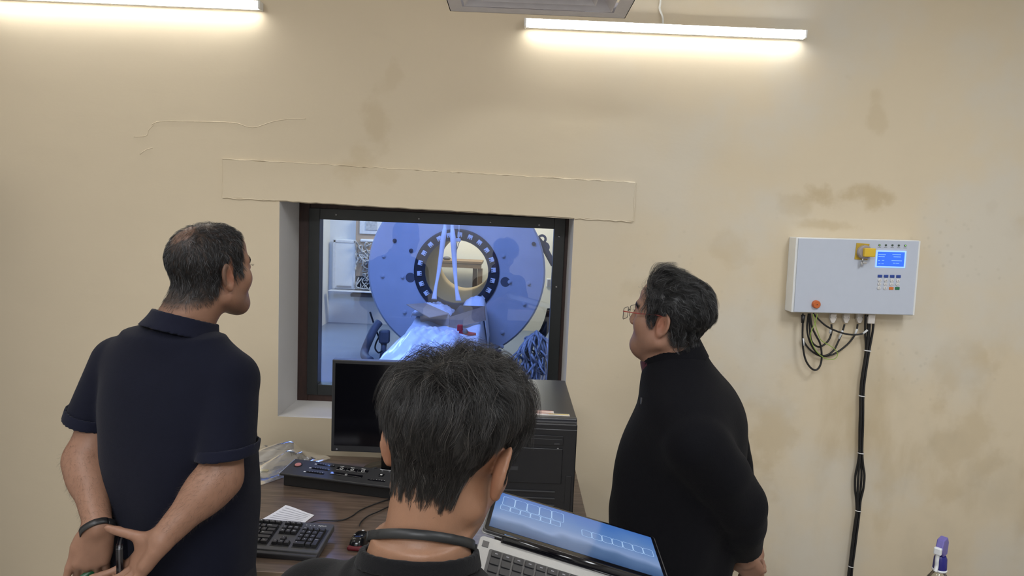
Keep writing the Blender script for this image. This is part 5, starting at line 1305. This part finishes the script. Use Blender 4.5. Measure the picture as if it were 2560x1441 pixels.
# =================================================================== man on the left, navy polo shirt
LO = (-.815, 1.70, 0.0); LR = yawR(rad(18))
Lh = at(531, 682, 1.735); Lh = np.array([Lh[0], 1.735, 1.632]); LHR = yawR(rad(38), rad(6), rad(1))
LT = [(.78, 0, 0, .200, .148), (.92, 0, 0, .203, .152), (1.05, 0, .012, .200, .156), (1.20, 0, .004, .202, .146), (1.31, 0, -.006, .206, .130), (1.38, 0, -.014, .188, .114), (1.43, 0, -.018, .158, .094), (1.475, 0, -.016, .115, .078), (1.515, 0, -.010, .082, .070), (1.55, 0, -.008, .070, .064)]
shR, elR, wrR = vec((-.660, 1.645, 1.388)), at(548, 1195, 1.565), at(404, 1350, 1.475)
shL, elL, wrL = vec((-.985, 1.744, 1.392)), at(216, 1150, 1.665), at(246, 1318, 1.545)
F = Field([axis_samples(-1.16, -.50, .009, ((-1.03, -.84, .0032), (-.87, -.64, .003))), axis_samples(1.38, 1.99, .009, ((1.42, 1.56, .0032), (1.62, 1.86, .003))), axis_samples(.0, 1.775, .010, ((.78, 1.03, .0032), (1.50, 1.76, .003)))])
F.add(loft(LO, LR, LT[:-2], -.028), .02); legs(F, LO, LR, .2)
nb = vec(LO)+LR @ vec((0, -.014, 1.47)); F.add(rc(nb, Lh+LHR @ vec((0, -.030, -.045)), .066, .064), .04)
F.add(head_prim(Lh, LHR, chub=.003, nose=.93, wide=.05, long=-.06), .018)
for s_, e_, w_ in ((shR, elR, wrR), (shL, elL, wrL)):
    m_ = e_+(w_-e_)*.28; limb(F, (s_-vec((0, 0, .012)), e_, m_, w_), (.054, .0455, .0425, .0285), .03); F.add(rc(e_, e_+(w_-e_)*.12, .044, .043), .02)
dR = at(318, 1448, 1.47)-wrR; thR = at(250, 1336, 1.445)-at(345, 1362, 1.445)
hand(F, wrR, dR, (-.70, -.68, .22), False, (.35, .4, .45, .5), .06, thR, 1.0, .0)
dL = at(226, 1432, 1.53)-wrL
sL, tipsL, thL = hand(F, wrL, dL, (-.35, .85, 0), True, (.75, .75, .8, .8), .04, vec(dL)/np.linalg.norm(dL)+vec((-.22, -.12, 0)), 1.02, .15)
L = finish('person', F, 'skin', None, (LO[0], LO[1], 0), 1, head_tint(SKIN_L*.92, Lh, LHR, lambda q: hairline(.090, .060, -.012, -.078)(q)+.25*np.exp(-(((q[..., 0])/.048)**2+((q[..., 1]+.062)/.055)**2+((q[..., 2]-.095)/.04)**2)*1.3)+.05*np.exp(-(q[..., 0]/.045)**2)*(q[..., 2] > .09), .55, thin=hairline(.090, .060, -.012, -.078)), .4)
L.location = (LO[0], LO[1], 0); tag(L, 'balding man in a navy polo shirt standing at the left, hands clasped behind his back', 'person')
LP0, LN0 = mesh_pts(L)
# shirt
S = Field([axis_samples(-1.16, -.48, .0075), axis_samples(1.40, 1.99, .0075), axis_samples(.74, 1.58, .0075)])
S.add(loft(LO, LR, LT[:-2], .0, noise=folds(.0055, 2, (9, 5))), .02)
nR, nL = vec((.10, -.05, -1)), vec((-.25, .05, -1)); hR = at(567, 1136, 1.580); hL = at(232, 1052, 1.70)
S.add(rc(nb+vec((0, 0, -.014)), shR+vec((0, 0, .002)), .066, .060), .05); S.add(rc(nb+vec((0, 0, -.014)), shL+vec((0, 0, .002)), .066, .060), .05)
sleeve(S, shR+vec((-.01, 0, -.005)), hR, .069, .066, nR, .007); sleeve(S, shL+vec((.0, 0, -.003)), hL, .070, .062, nL, .007)
F_ = folds(.0040, 8, (15, 7)); x_, y_, z_ = (S.ax[0][:, None, None], S.ax[1][None, :, None], S.ax[2][None, None, :]); S.D += F_(x_, y_, z_).astype(np.float32)*np.clip((1.42-z_)/.2, 0, 1)
hollow(S, hR+(hR-shR)*.12, hR-(hR-shR)*.04, .051); hollow(S, hL+(hL-shL)*.12, hL-(hL-shL)*.03, .046)
S.add(rc(nb+vec((0, 0, .0)), nb+vec((0, 0, .10)), .060, .062), .004, 's')
sh = finish('polo_shirt', S, 'navy_pique', L, (LO[0], LO[1], 0), 1)
for nm, hh, nn_, rr in (('sleeve_cuff', hR, nR, .0685), ('sleeve_cuff', hL, nL, .0655)):
    nn_ = nn_/np.linalg.norm(nn_); d_ = (elR-shR) if hh is hR else (elL-shL); d_ = d_/np.linalg.norm(d_); C = Field([axis_samples(hh[i]-.10, hh[i]+.10, .0032) for i in range(3)])
    g1 = f_rc(hh-d_*.08, hh+d_*.06, rr+.003, rr-.001); p0_ = hh
    C.add((lambda X, Y, Z, g1=g1, hh=hh, nn_=nn_, rr=rr: np.maximum(np.maximum(np.abs(g1(X, Y, Z)+.0020)-.0030, (X-hh[0])*nn_[0]+(Y-hh[1])*nn_[1]+(Z-hh[2])*nn_[2]-.002), -((X-hh[0])*nn_[0]+(Y-hh[1])*nn_[1]+(Z-hh[2])*nn_[2])-.024), hh-.09, hh+.09), .004)
    finish(nm, C, 'navy_rib', sh, (LO[0], LO[1], 0), 1)
cR = yawR(rad(24), rad(-17), rad(5)); co = nb+vec((.014, .002, .010))
C = Field([axis_samples(co[i]-.13, co[i]+.13, .0042) for i in (0, 1)]+[axis_samples(co[2]-.07, co[2]+.12, .0042)])
shell(C, co+cR @ vec((0, 0, .0)), cR, lambda t: .0745+.020*(1-t)**1.5, .046, .0045, None, .98)
finish('collar', C, 'navy_rib', sh, (LO[0], LO[1], 0), 3)
trousers('trousers', (.192, .140), LO, LR, 'trouser', L, (LO[0], LO[1], 0)); shoes(LO, LR, L, (LO[0], LO[1], 0))
# hair: short, thin on the crown
rng = np.random.RandomState(7); hf = with_neck(f_head(ears=False, chub=.003, nose=.93, wide=.05, long=-.06), (0, -.030, -.045), local(nb, Lh, LHR), .064, .066); hlL = hairline(.090, .060, -.012, -.078)
def keepL(p):
    c = np.sqrt((p[:, 0]/.050)**2+((p[:, 1]+.064)/.058)**2+((p[:, 2]-.095)/.045)**2); t = np.sqrt((p[:, 0]/.055)**2+((p[:, 1]-.0)/.09)**2); pr = np.minimum(np.clip((c-.40)/.75, .20, 1), np.where(p[:, 2] > .08, np.clip((t-.25)/.6, .30, 1), 1)); pr = pr*np.clip((p[:, 2]-hlL(p))/.014+.25, 0, 1); return (p[:, 2] > hlL(p)-.004) & (rng.rand(len(p)) < pr)
rt = scalp_roots(hf, 14000, keepL, rng); Wc = np.array([0, -.045, .115])
def flowL(p): d = p-Wc; d /= np.linalg.norm(d, axis=1, keepdims=True)+1e-6; return d*.8+np.array([0, -.25, -.75])
ln = np.where(rt[:, 2] > .07, .017, .020)*np.where(rt[:, 2] < -.04, .5, 1)*(.7+.5*rng.rand(len(rt)))
pt = grow(hf, rt, flowL, ln, (.0045-.0028*np.clip((-.02-rt[:, 2])/.05, 0, 1))*(.4+rng.rand(len(rt))), 5, 0, (900, .3), rng, .42)
strands('hair', to_room(pt, Lh, LHR), .00024, hair_tints(len(rt), rng, (.0075, .007, .0075), (.20, .20, .21), .09), 'hair_strand', L, (LO[0], LO[1], 0))
# brows, lashes, arm hair
def brow_roots(n, rng): s = rng.choice((-1, 1), n); x = .014+.038*rng.rand(n); return np.stack([s*x, np.full(n, .13), .027-.006*((x-.033)/.02)**2+.004*rng.randn(n)*.6], 1)
def brows(o, R, f, parent, origin, colr, n=420):
    rng = np.random.RandomState(5); p = brow_roots(n, rng)
    for _ in range(60): p[:, 1] -= np.clip(f(p[:, 0], p[:, 1], p[:, 2]), -.004, .01)*.8
    fl = lambda q: np.stack([np.sign(q[:, 0]), np.zeros(len(q)), np.full(len(q), .25)], 1); P = grow(f, p, fl, .009, .0016, 4, 0, None, rng, .2)
    k = 60; s = np.repeat((-1, 1), k//2); a = np.linspace(-1, 1, k//2); a = np.concatenate([a, a]); r0_ = np.stack([s*.031+a*.012, .0885-.004*a**2, np.full(k, .008)], 1); E_ = np.stack([r0_+np.array([0, .0055*t, .001+.003*t*t]) for t in np.linspace(0, 1, 4)], 1)
    return strands('eyebrows', to_room(np.concatenate([P, E_]), o, R), np.concatenate([np.full(n, .00022), np.full(k, .00011)]), np.tile(colr, (n+k, 1)), 'hair_strand', parent, origin)
brows(Lh, LHR, hf, L, (LO[0], LO[1], 0), (.012, .010, .009))
limb_hair('arm_hair', LP0, LN0, 2600, ((elR, wrR, .06), (elL, wrL, .06)), L, (LO[0], LO[1], 0), (.030, .017, .011))
dw = (wrL-elL)/np.linalg.norm(wrL-elL); wb = wrL+dw*.004; uu = np.cross(dw, (0, 1, 0))
bnd = band_round(F, wb, uu, np.cross(dw, uu), .015, .0028, most=.034).build('wristband', 'black_plastic', L, True, off=(LO[0], LO[1], 0)); tag(bnd, 'black watch strap on the left wrist', None)
q = at(219, 1341, 1.53); MB().box(tuple(q), (.004, .012, .014)).build('buckle', 'steel', bnd, off=(LO[0], LO[1], 0))
# things in his hands
ph_ = at(306, 1424, 1.50); xR = Matrix.Rotation(rad(-68), 3, 'Z') @ Matrix.Rotation(rad(4), 3, 'Y')
phone = thing('phone', 'black mobile phone held edge on between the clasped hands', 'phone', ph_, xR)
MB().rrect(.074, .150, .010, -.0070, .0070).build('phone_body', 'black_gloss', phone, bevel=.001)
for ch in phone.children: ch.rotation_euler = (PI/2, 0, 0)
o = MB().rrect(.0755, .1515, .0105, -.0022, .0022).build('metal_rim', 'steel_dark', phone, bevel=.0008); o.rotation_euler = (PI/2, 0, 0)
gq = (tipsL[0]+thL)/2+vec((.012, -.006, .022)); gq = at(230, 1426, 1.545)
g_ = thing('green_marker', 'dark green object held in the fist of the left hand', 'marker', gq); MB().cyl((-.006, -.03, -.006), (.012, .05, .004), .0085, n=18).build('barrel', 'dark_green', g_, True)

# =================================================================== man on the right, black fleece jacket
RO = (.500, 1.97, 0.0); RR = yawR(rad(-70))
Rh = at(1668, 812, 1.965); Rh = np.array([Rh[0], 1.965, 1.527]); RHR = yawR(rad(-64), rad(9), rad(0))
RT = [(.70, 0, -.005, .19, .165), (.85, 0, .002, .195, .178), (.97, 0, .010, .205, .186), (1.08, 0, -.002, .210, .184), (1.18, 0, -.016, .200, .172), (1.26, 0, -.026, .188, .156), (1.32, 0, -.022, .172, .132), (1.365, 0, -.006, .128, .106), (1.40, 0, .010, .092, .088), (1.425, 0, .020, .074, .074), (1.46, 0, .024, .070, .070)]
rl = lambda x, y, z: vec(RO)+RR @ vec((x, y, z))
sN, eN, wN = rl(-.200, -.065, 1.235), at(1842, 1262, 1.815), at(1862, 1398, 1.935)
sF, eF, wF = rl(.170, -.06, 1.245), vec((.715, 2.17, 1.04)), at(1886, 1385, 2.055)
F = Field([axis_samples(.27, .86, .009, ((.33, .56, .003), (.66, .82, .0032))), axis_samples(1.66, 2.32, .010, ((1.86, 2.10, .003),)), axis_samples(0, 1.70, .011, ((.70, .90, .0032), (1.40, 1.67, .003)))])
F.add(loft(RO, RR, RT, -.036), .02); legs(F, RO, RR, .2)
rnb = rl(0, .018, 1.40); F.add(rc(rnb, Rh+RHR @ vec((0, -.022, -.05)), .066, .062), .04)
F.add(head_prim(Rh, RHR, chub=.013, nose=.90, lip=.007), .02)
F.add(rc(Rh+RHR @ vec((0, .035, -.095)), Rh+RHR @ vec((0, -.01, -.12)), .034, .045), .03)     # fullness under the chin
for s_, e_, w_ in ((sN, eN, wN), (sF, eF, wF)): limb(F, (s_, e_, e_+(w_-e_)*.3, w_), (.058, .044, .041, .029), .03)
hand(F, wN, at(1893, 1452, 1.985)-wN, (.2, .9, .3), True, (.35, .4, .45, .5), .05, None, .95)
hand(F, wF, vec((.10, -.25, -.95)), (-.95, -.1, -.1), False, (.4, .4, .45, .5), .05, None, .95)
Rm = finish('person', F, 'skin', None, (RO[0], RO[1], 0), 1, head_tint(SKIN_R*.92, Rh, RHR, hairline(.078, .050, -.014, -.072), .35), .4)
Rm.location = (RO[0], RO[1], 0); tag(Rm, 'man with red framed glasses in a black fleece jacket, standing on the right in profile', 'person')
ro = (RO[0], RO[1], 0)
S = Field([axis_samples(.26, .86, .0075), axis_samples(1.64, 2.36, .009), axis_samples(.68, 1.50, .0075)])
S.add(loft(RO, RR, RT[:-1], .0, noise=folds(.0035, 5, (9, 6))), .02)
for s_, e_, w_, r3 in ((sN, eN, wN, .050), (sF, eF, wF, .05)):
    cf = e_+(w_-e_)*.80; mid = e_+(w_-e_)*.25
    S.add(rc(rnb+vec((0, 0, -.05)), s_, .066, .074), .07); S.add(rc(s_, (s_+e_)/2, .081, .084), .007); S.add(rc((s_+e_)/2, e_, .084, .076), .007); S.add(rc(e_, mid, .074, .070), .012); sleeve(S, mid, cf, .070, r3, w_-e_, .012)
x_, y_, z_ = (S.ax[0][:, None, None], S.ax[1][None, :, None], S.ax[2][None, None, :]); S.D += (folds(.0065, 12, (17, 10))(x_, y_, z_)*np.clip((1.38-z_)/.3, 0, 1)).astype(np.float32)
for e_, w_ in ((eN, wN), (eF, wF)): cf = e_+(w_-e_)*.80; hollow(S, cf-(w_-e_)*.12, cf+(w_-e_)*.2, .040)
S.add(rc(rnb+vec((0, 0, -.01)), rnb+vec((-.02, 0, .12)), .066, .068), .004, 's')
jk = finish('fleece_jacket', S, 'black_fleece', Rm, ro, 1)
jR = yawR(rad(-68), rad(-27), 0); jo = rl(0, .014, 1.385)
C = Field([axis_samples(jo[i]-.15, jo[i]+.15, .0045) for i in (0, 1)]+[axis_samples(jo[2]-.09, jo[2]+.14, .0045)])
shell(C, jo, jR, lambda t: .088-.004*t, .068, .0055, .010, .93); finish('stand_collar', C, 'black_fleece', jk, ro, 1)
C = Field([axis_samples(jo[i]-.15, jo[i]+.15, .0045) for i in (0, 1)]+[axis_samples(jo[2]-.10, jo[2]+.14, .0045)])
shell(C, jo+jR @ vec((0, .010, .012)), jR, lambda t: .080+.012*(1-t), .052, .003, .018, .90); finish('shirt_collar', C, 'maroon_cotton', Rm, ro, 1)
q = at(1603, 1003, 1.90); MB().box((q[0], q[1], q[2]), (.004, .006, .018)).build('zip_pull', 'steel_dark', jk, off=ro)
trousers('trousers', (.190, .165), RO, RR, 'trouser', Rm, ro, top=.95); shoes(RO, RR, Rm, ro)
hf = with_neck(f_head(ears=False, chub=.013, nose=.90, lip=.007), (0, -.022, -.05), local(rnb, Rh, RHR), .062, .066); hl = hairline(.078, .050, -.014, -.072); rng = np.random.RandomState(17)
keepR = lambda p: (p[:, 2] > hl(p)+.004*rng.randn(len(p)))
rt = np.concatenate([scalp_roots(hf, 13000, keepR, rng), scalp_roots(hf, 6000, lambda p: keepR(p) & (p[:, 2] > .05), rng)])
def flowR(p): top = np.clip((p[:, 2]-.05)/.05, 0, 1)[:, None]; front = np.clip((p[:, 1]-.03)/.05, 0, 1)[:, None]; return top*np.array([.15, -1, .12])+(1-top)*np.array([0, -.55, -.85])+front*np.array([0, .25, .35])
top = np.clip((rt[:, 2]-.03)/.06, 0, 1); front = np.clip((rt[:, 1]-.02)/.05, 0, 1); nape = np.clip((-.02-rt[:, 2])/.05, 0, 1)
ln = (.030+.035*top+.012*front-.014*nape)*(.8+.4*rng.rand(len(rt))); lf = (.011+.011*top+.026*front*top-.008*nape)*np.where(top > .5, .25+.95*rng.rand(len(rt)), .55+.65*rng.rand(len(rt)))
pt = grow(hf, rt, flowR, ln, lf, 9, .55, (420, .66), rng, .32, 0, lambda q: (q[:, 1] < .05) & (q[:, 2] < np.where((q[:, 1] > -.033) & (q[:, 1] < .006) & (np.abs(q[:, 0]) > .05), .022, hl(q)-.012)))
def thickR(q): t = np.clip((q[:, 2]-.03)/.06, 0, 1); n = np.clip((-.01-q[:, 2])/.05, 0, 1); fr = np.clip((q[:, 1]-.02)/.05, 0, 1); return .0075+.0025*t+.004*fr*t-.0060*n
cV, cQ = cap(Rh, RHR, lambda q: np.maximum(hl(q)+.012, np.where(q[:, 1] > -.02, .034, -1)), thickR)
strands('hair', to_room(pt, Rh, RHR), .00026, hair_tints(len(rt), rng, (.0085, .0080, .0085), (.22, .22, .23), .07), 'hair_strand', Rm, ro, (cV, cQ, (.006, .0056, .006)))
brows(Rh, RHR, hf, Rm, ro, (.012, .010, .009))
# glasses
gl = bpy.data.objects.new('eyeglasses', None); col.objects.link(gl); gl.parent = Rm; gl.empty_display_size = .02
GM = Matrix.Translation(Vector(Rh-np.array(ro))) @ Matrix([list(r) for r in RHR]).to_4x4(); gl.matrix_local = GM @ Matrix.Translation((0, 0, .012)) @ Matrix.Rotation(rad(-7), 4, 'X') @ Matrix.Translation((0, 0, -.006)); gl['label'] = 'red framed rectangular eyeglasses'
def rim(cx):
    P = []
    for sx, sz, a0 in ((1, 1, 0), (-1, 1, 90), (-1, -1, 180), (1, -1, 270)):
        for k in range(5): a = rad(a0+90*k/4); P.append((cx+sx*.018+.007*math.cos(a), .116-.35*abs(cx+sx*.018-0)**1*.12, .004+sz*.010+.006*math.sin(a)))
    return P
for s in (-1, 1):
    P = rim(s*.034); MB().tube(P+[P[0]], .0009, 6, 0).build('rim', 'frame_dark', gl, True); b = MB(); b.add(P, [tuple(range(len(P)))]); b.build('lens', 'lens_glass', gl)
    MB().tube([(s*.060, .114, .012), (s*.071, .106, .013), (s*.080, .060, .014), (s*.083, .006, .016), (s*.082, -.014, .004), (s*.079, -.022, -.012)], .0016, 6, 6).build('temple', 'frame_red', gl, True)
MB().tube([(-.010, .114, .008), (0, .117, .011), (.010, .114, .008)], .0011, 6, 4).build('bridge', 'frame_dark', gl, True)

# =================================================================== man in front, black T-shirt, bent over the laptop
FO = (-.102, .865, 0.0); FR = yawR(rad(25))
Fh = at(1124, 1136, .905); FHR = yawR(rad(22), rad(-22), rad(6))
FT = [(.88, 0, 0, .165, .115), (1.04, 0, 0, .165, .112), (1.18, 0, 0, .178, .116), (1.245, 0, -.004, .182, .112), (1.278, 0, -.010, .160, .102), (1.305, 0, -.014, .118, .092), (1.333, 0, -.012, .084, .078), (1.39, 0, -.004, .066, .064)]
fl_ = lambda x, y, z: vec(FO)+FR @ vec((x, y, z))
sl_, el_, wl_ = fl_(-.168, -.005, 1.245), fl_(-.215, .06, .99), vec(lap.location)+np.array(LDM.to_3x3()) @ vec((-.024, .150, -.052))
sr_, er_, wr_ = fl_(.165, -.005, 1.255), fl_(.235, .02, .99), vec(lap.location)+np.array(LDM.to_3x3()) @ vec((LW+.024, .200, -.055))
F = Field([axis_samples(-.42, .48, .010, ((-.22, .04, .003),)), axis_samples(.58, 1.32, .010, ((.76, 1.04, .003),)), axis_samples(0, 1.64, .011, ((1.30, 1.62, .003),))])
F.add(loft(FO, FR, FT, -.008), .02); legs(F, FO, FR, .17)
fnb = fl_(0, -.012, 1.338); F.add(rc(fnb, Fh+FHR @ vec((0, -.030, -.045)), .051, .0465), .022)
F.add(rc(fnb+vec((0, 0, -.050)), fl_(-.10, -.02, 1.230), .046, .036), .022); F.add(rc(fnb+vec((0, 0, -.035)), fl_(.10, -.01, 1.270), .050, .040), .022)
F.add(head_prim(Fh, FHR), .02)
for s_, e_, w_ in ((sl_, el_, wl_), (sr_, er_, wr_)): limb(F, (s_, e_, e_+(w_-e_)*.3, w_), (.052, .040, .037, .026), .03)
kx = np.array(LDM.to_3x3()); hand(F, wl_, kx @ vec((.9, -.15, 0)), kx @ vec((0, 0, 1)), True, (.0, .02, .02, .02), .06, None, .95); hand(F, wr_, kx @ vec((-.9, -.15, 0)), kx @ vec((0, 0, 1)), False, (.0, .02, .02, .02), .06, None, .95)
_hF = hairline(.074, .046, -.018, -.066)
def hlF(q): s = np.clip((np.abs(q[..., 0])-.030)/.022, 0, 1); return np.maximum(_hF(q), -.2*(1-s)+s*np.interp(q[..., 1], (-.10, -.075, -.058, -.042, -.028, -.012, .008, .012), (-.07, -.058, -.040, -.014, .012, .030, .030, -.03)))
Fm = finish('person', F, 'skin', None, (FO[0], FO[1], 0), 1, head_tint(SKIN_F, Fh, FHR, hlF, .12), .4)
Fm.location = (FO[0], FO[1], 0); tag(Fm, 'dark haired man in a black T-shirt seen from behind, bent over a laptop', 'person'); fo = (FO[0], FO[1], 0)
S = Field([axis_samples(-.42, .34, .0065), axis_samples(.60, 1.16, .0065), axis_samples(.82, 1.42, .0065)])
S.add(loft(FO, FR, FT[:-1], .0, noise=folds(.003, 9, (12, 6))), .02)
for s_ in (sl_, sr_): S.add(rc(fl_(0, -.012, 1.292), s_, .052, .052), .05)
for s_, e_ in ((sl_, el_), (sr_, er_)):
    hm = s_+(e_-s_)*.72; sleeve(S, s_, hm, .064, .060, e_-s_, .02); hollow(S, hm-(e_-s_)*.10, hm+(e_-s_)*.2, .050)
x_, y_, z_ = (S.ax[0][:, None, None], S.ax[1][None, :, None], S.ax[2][None, None, :]); S.D += (folds(.003, 31, (22, 9))(x_, y_, z_)*np.clip((1.33-z_)/.08, 0, 1)).astype(np.float32)
nc, nn_ = plane_fit([sight_hit(F, *q) for q in ((882, 1374), (920, 1391), (985, 1407), (1050, 1413), (1120, 1409), (1180, 1393), (1204, 1374))])
Fb = resample(F, S.ax); pd = (x_-nc[0])*nn_[0]+(y_-nc[1])*nn_[1]+(z_-nc[2])*nn_[2]; near = np.sqrt((x_-fnb[0])**2+(y_-fnb[1])**2)+0*z_; lx_ = FR.T[0, 0]*(x_-FO[0])+FR.T[0, 1]*(y_-FO[1])+0*z_
S.D = sminv(S.D, np.maximum(Fb-.005, np.maximum(1.17-z_, np.abs(lx_)-.19)).astype(np.float32), .006)
S.D = np.maximum(S.D, np.where(near < .15, pd, -1.0)).astype(np.float32)
ts = finish('t_shirt', S, 'black_jersey', Fm, fo, 1)
C = Field([axis_samples(nc[i]-.15, nc[i]+.17, .0032) for i in (0, 1)]+[axis_samples(nc[2]-.13, nc[2]+.10, .0032)])
Fc = resample(F, C.ax); x_, y_, z_ = C.ax[0][:, None, None], C.ax[1][None, :, None], C.ax[2][None, None, :]
pd = (x_-nc[0])*nn_[0]+(y_-nc[1])*nn_[1]+(z_-nc[2])*nn_[2]; near = np.sqrt((x_-fnb[0])**2+(y_-fnb[1])**2)+0*z_
C.D = np.maximum(np.maximum(np.abs(Fc-.0055)-.0042, np.abs(pd+.006)-.0105), near-.145).astype(np.float32)
finish('neck_rib', C, 'black_rib', ts, fo, 1)
kc, kn = plane_fit([sight_hit(F, *q) for q in ((930, 1340), (965, 1335), (1010, 1336), (1060, 1341), (1120, 1349), (1165, 1357), (1190, 1366))])
ka = vec(fnb); kb_ = Fh+FHR @ vec((0, -.030, -.045)); kt_ = ((kc-ka) @ kn)/((kb_-ka) @ kn); kcen = ka+(kb_-ka)*kt_
ku = np.cross(kn, (0, 1, 0)); cbn = band_round(F, kcen, ku, np.cross(kn, ku), .0115, .0045, .001, 64, most=.095).build('neck_cord', 'cord_black', Fm, True, off=fo); cbn['label'] = 'flat black cord round the neck'
trousers('trousers', (.165, .125), FO, FR, 'trouser', Fm, fo, top=.96); shoes(FO, FR, Fm, fo)
hf = with_neck(f_head(ears=False), (0, -.030, -.045), local(fnb, Fh, FHR), .0465, .051); rng = np.random.RandomState(23); Wf = np.array([-.012, -.070, .098])
keepF = lambda p: (p[:, 2] > hlF(p)+.006*rng.randn(len(p))) & (rng.rand(len(p)) < np.where(p[:, 1] < .02, np.clip((p[:, 2]-hlF(p))/.024, .22, 1), 1))
rt = np.concatenate([scalp_roots(hf, 16000, keepF, rng), scalp_roots(hf, 9000, lambda p: (p[:, 2] > .058) & keepF(p), rng)])
def flowF(p):
    d = p-Wf; d /= np.linalg.norm(d, axis=1, keepdims=True)+1e-6; top = np.clip((p[:, 2]-.055)/.045, 0, 1)[:, None]; fr = np.clip((p[:, 1]+.02)/.06, 0, 1)[:, None]
    sw = np.cross(np.array([0, 0, 1.0]), d)*.35
    return d+sw*top+(1-top)*np.array([0, .12, -1.0])+fr*top*np.array([.28, .55, .0])
top = np.clip((rt[:, 2]-.02)/.07, 0, 1); nape = np.clip((-.005-rt[:, 2])/.055, 0, 1); fr = np.clip((rt[:, 1]-.02)/.05, 0, 1)
ln = (.036+.036*top-.024*nape+.012*fr*top); room = np.maximum(rt[:, 2]-hlF(rt), 0)+np.where((rt[:, 1] > -.03) & (rt[:, 1] < .03), .006, .012); ln = np.where(top < .6, np.minimum(ln, room+.004), ln)*(.75+.5*rng.rand(len(rt)))
tp2 = np.clip((rt[:, 2]-.055)/.045, 0, 1); lf = (.006+.028*tp2-.0045*nape+.003*fr*top)*np.clip(ln/.03, .25, 1)*(1-.45*np.clip((np.abs(rt[:, 0])-.040)/.03, 0, 1))*np.where(tp2 > .3, .25+.95*rng.rand(len(rt)), .65+.55*rng.rand(len(rt)))
def cutF(q): lim = hlF(q)-.006; lim = np.where(q[:, 1] > .050, np.minimum(lim, .030), lim); lim = np.where((q[:, 1] > -.035) & (q[:, 1] < .012) & (np.abs(q[:, 0]) > .05), .026, lim); return q[:, 2] < lim+(.006*np.sin(q[:, 0]*410+q[:, 1]*300)+.003*np.sin(q[:, 0]*5300+q[:, 1]*3100))*(q[:, 1] < -.03)
pt = grow(hf, rt, flowF, ln, lf, 10, .42, (760, .66), rng, .38, .003, cutF, lambda q: np.where(q[:, 1] < .02, np.clip((q[:, 2]-hlF(q))/.060+.08, .10, 1), 1))
def thickF(q): t = np.clip((q[:, 2]-.02)/.07, 0, 1); n = np.clip((.01-q[:, 2])/.06, 0, 1); e = np.clip((q[:, 2]-hlF(q))/.03, 0, 1); t = np.clip((q[:, 2]-.055)/.045, 0, 1); return (.0045-.0010*t-.0025*n)*e
cV, cQ = cap(Fh, FHR, lambda q: hlF(q)+.006, thickF, .0035)
strands('hair', to_room(pt, Fh, FHR), .00024, hair_tints(len(rt), rng, (.0105, .0090, .0082), (.10, .088, .078), .06), 'hair_strand', Fm, fo, (cV, cQ, (.006, .0055, .0055)))  # a few paler strands, partly standing in for glints
brows(Fh, FHR, hf, Fm, fo, (.012, .010, .009))

# ------------------------------------------------------------------ lettering becomes ordinary meshes
bpy.context.view_layer.update(); dg = bpy.context.evaluated_depsgraph_get()
for o in [o for o in sc.objects if o.type == 'FONT']:
    me = bpy.data.meshes.new_from_object(o.evaluated_get(dg)); nm, par, ml, mt = o.name, o.parent, o.matrix_local.copy(), o.data.materials[0]
    bpy.data.objects.remove(o); n = bpy.data.objects.new(nm, me); col.objects.link(n); n.parent = par; n.matrix_local = ml
    if not me.materials: me.materials.append(mt)
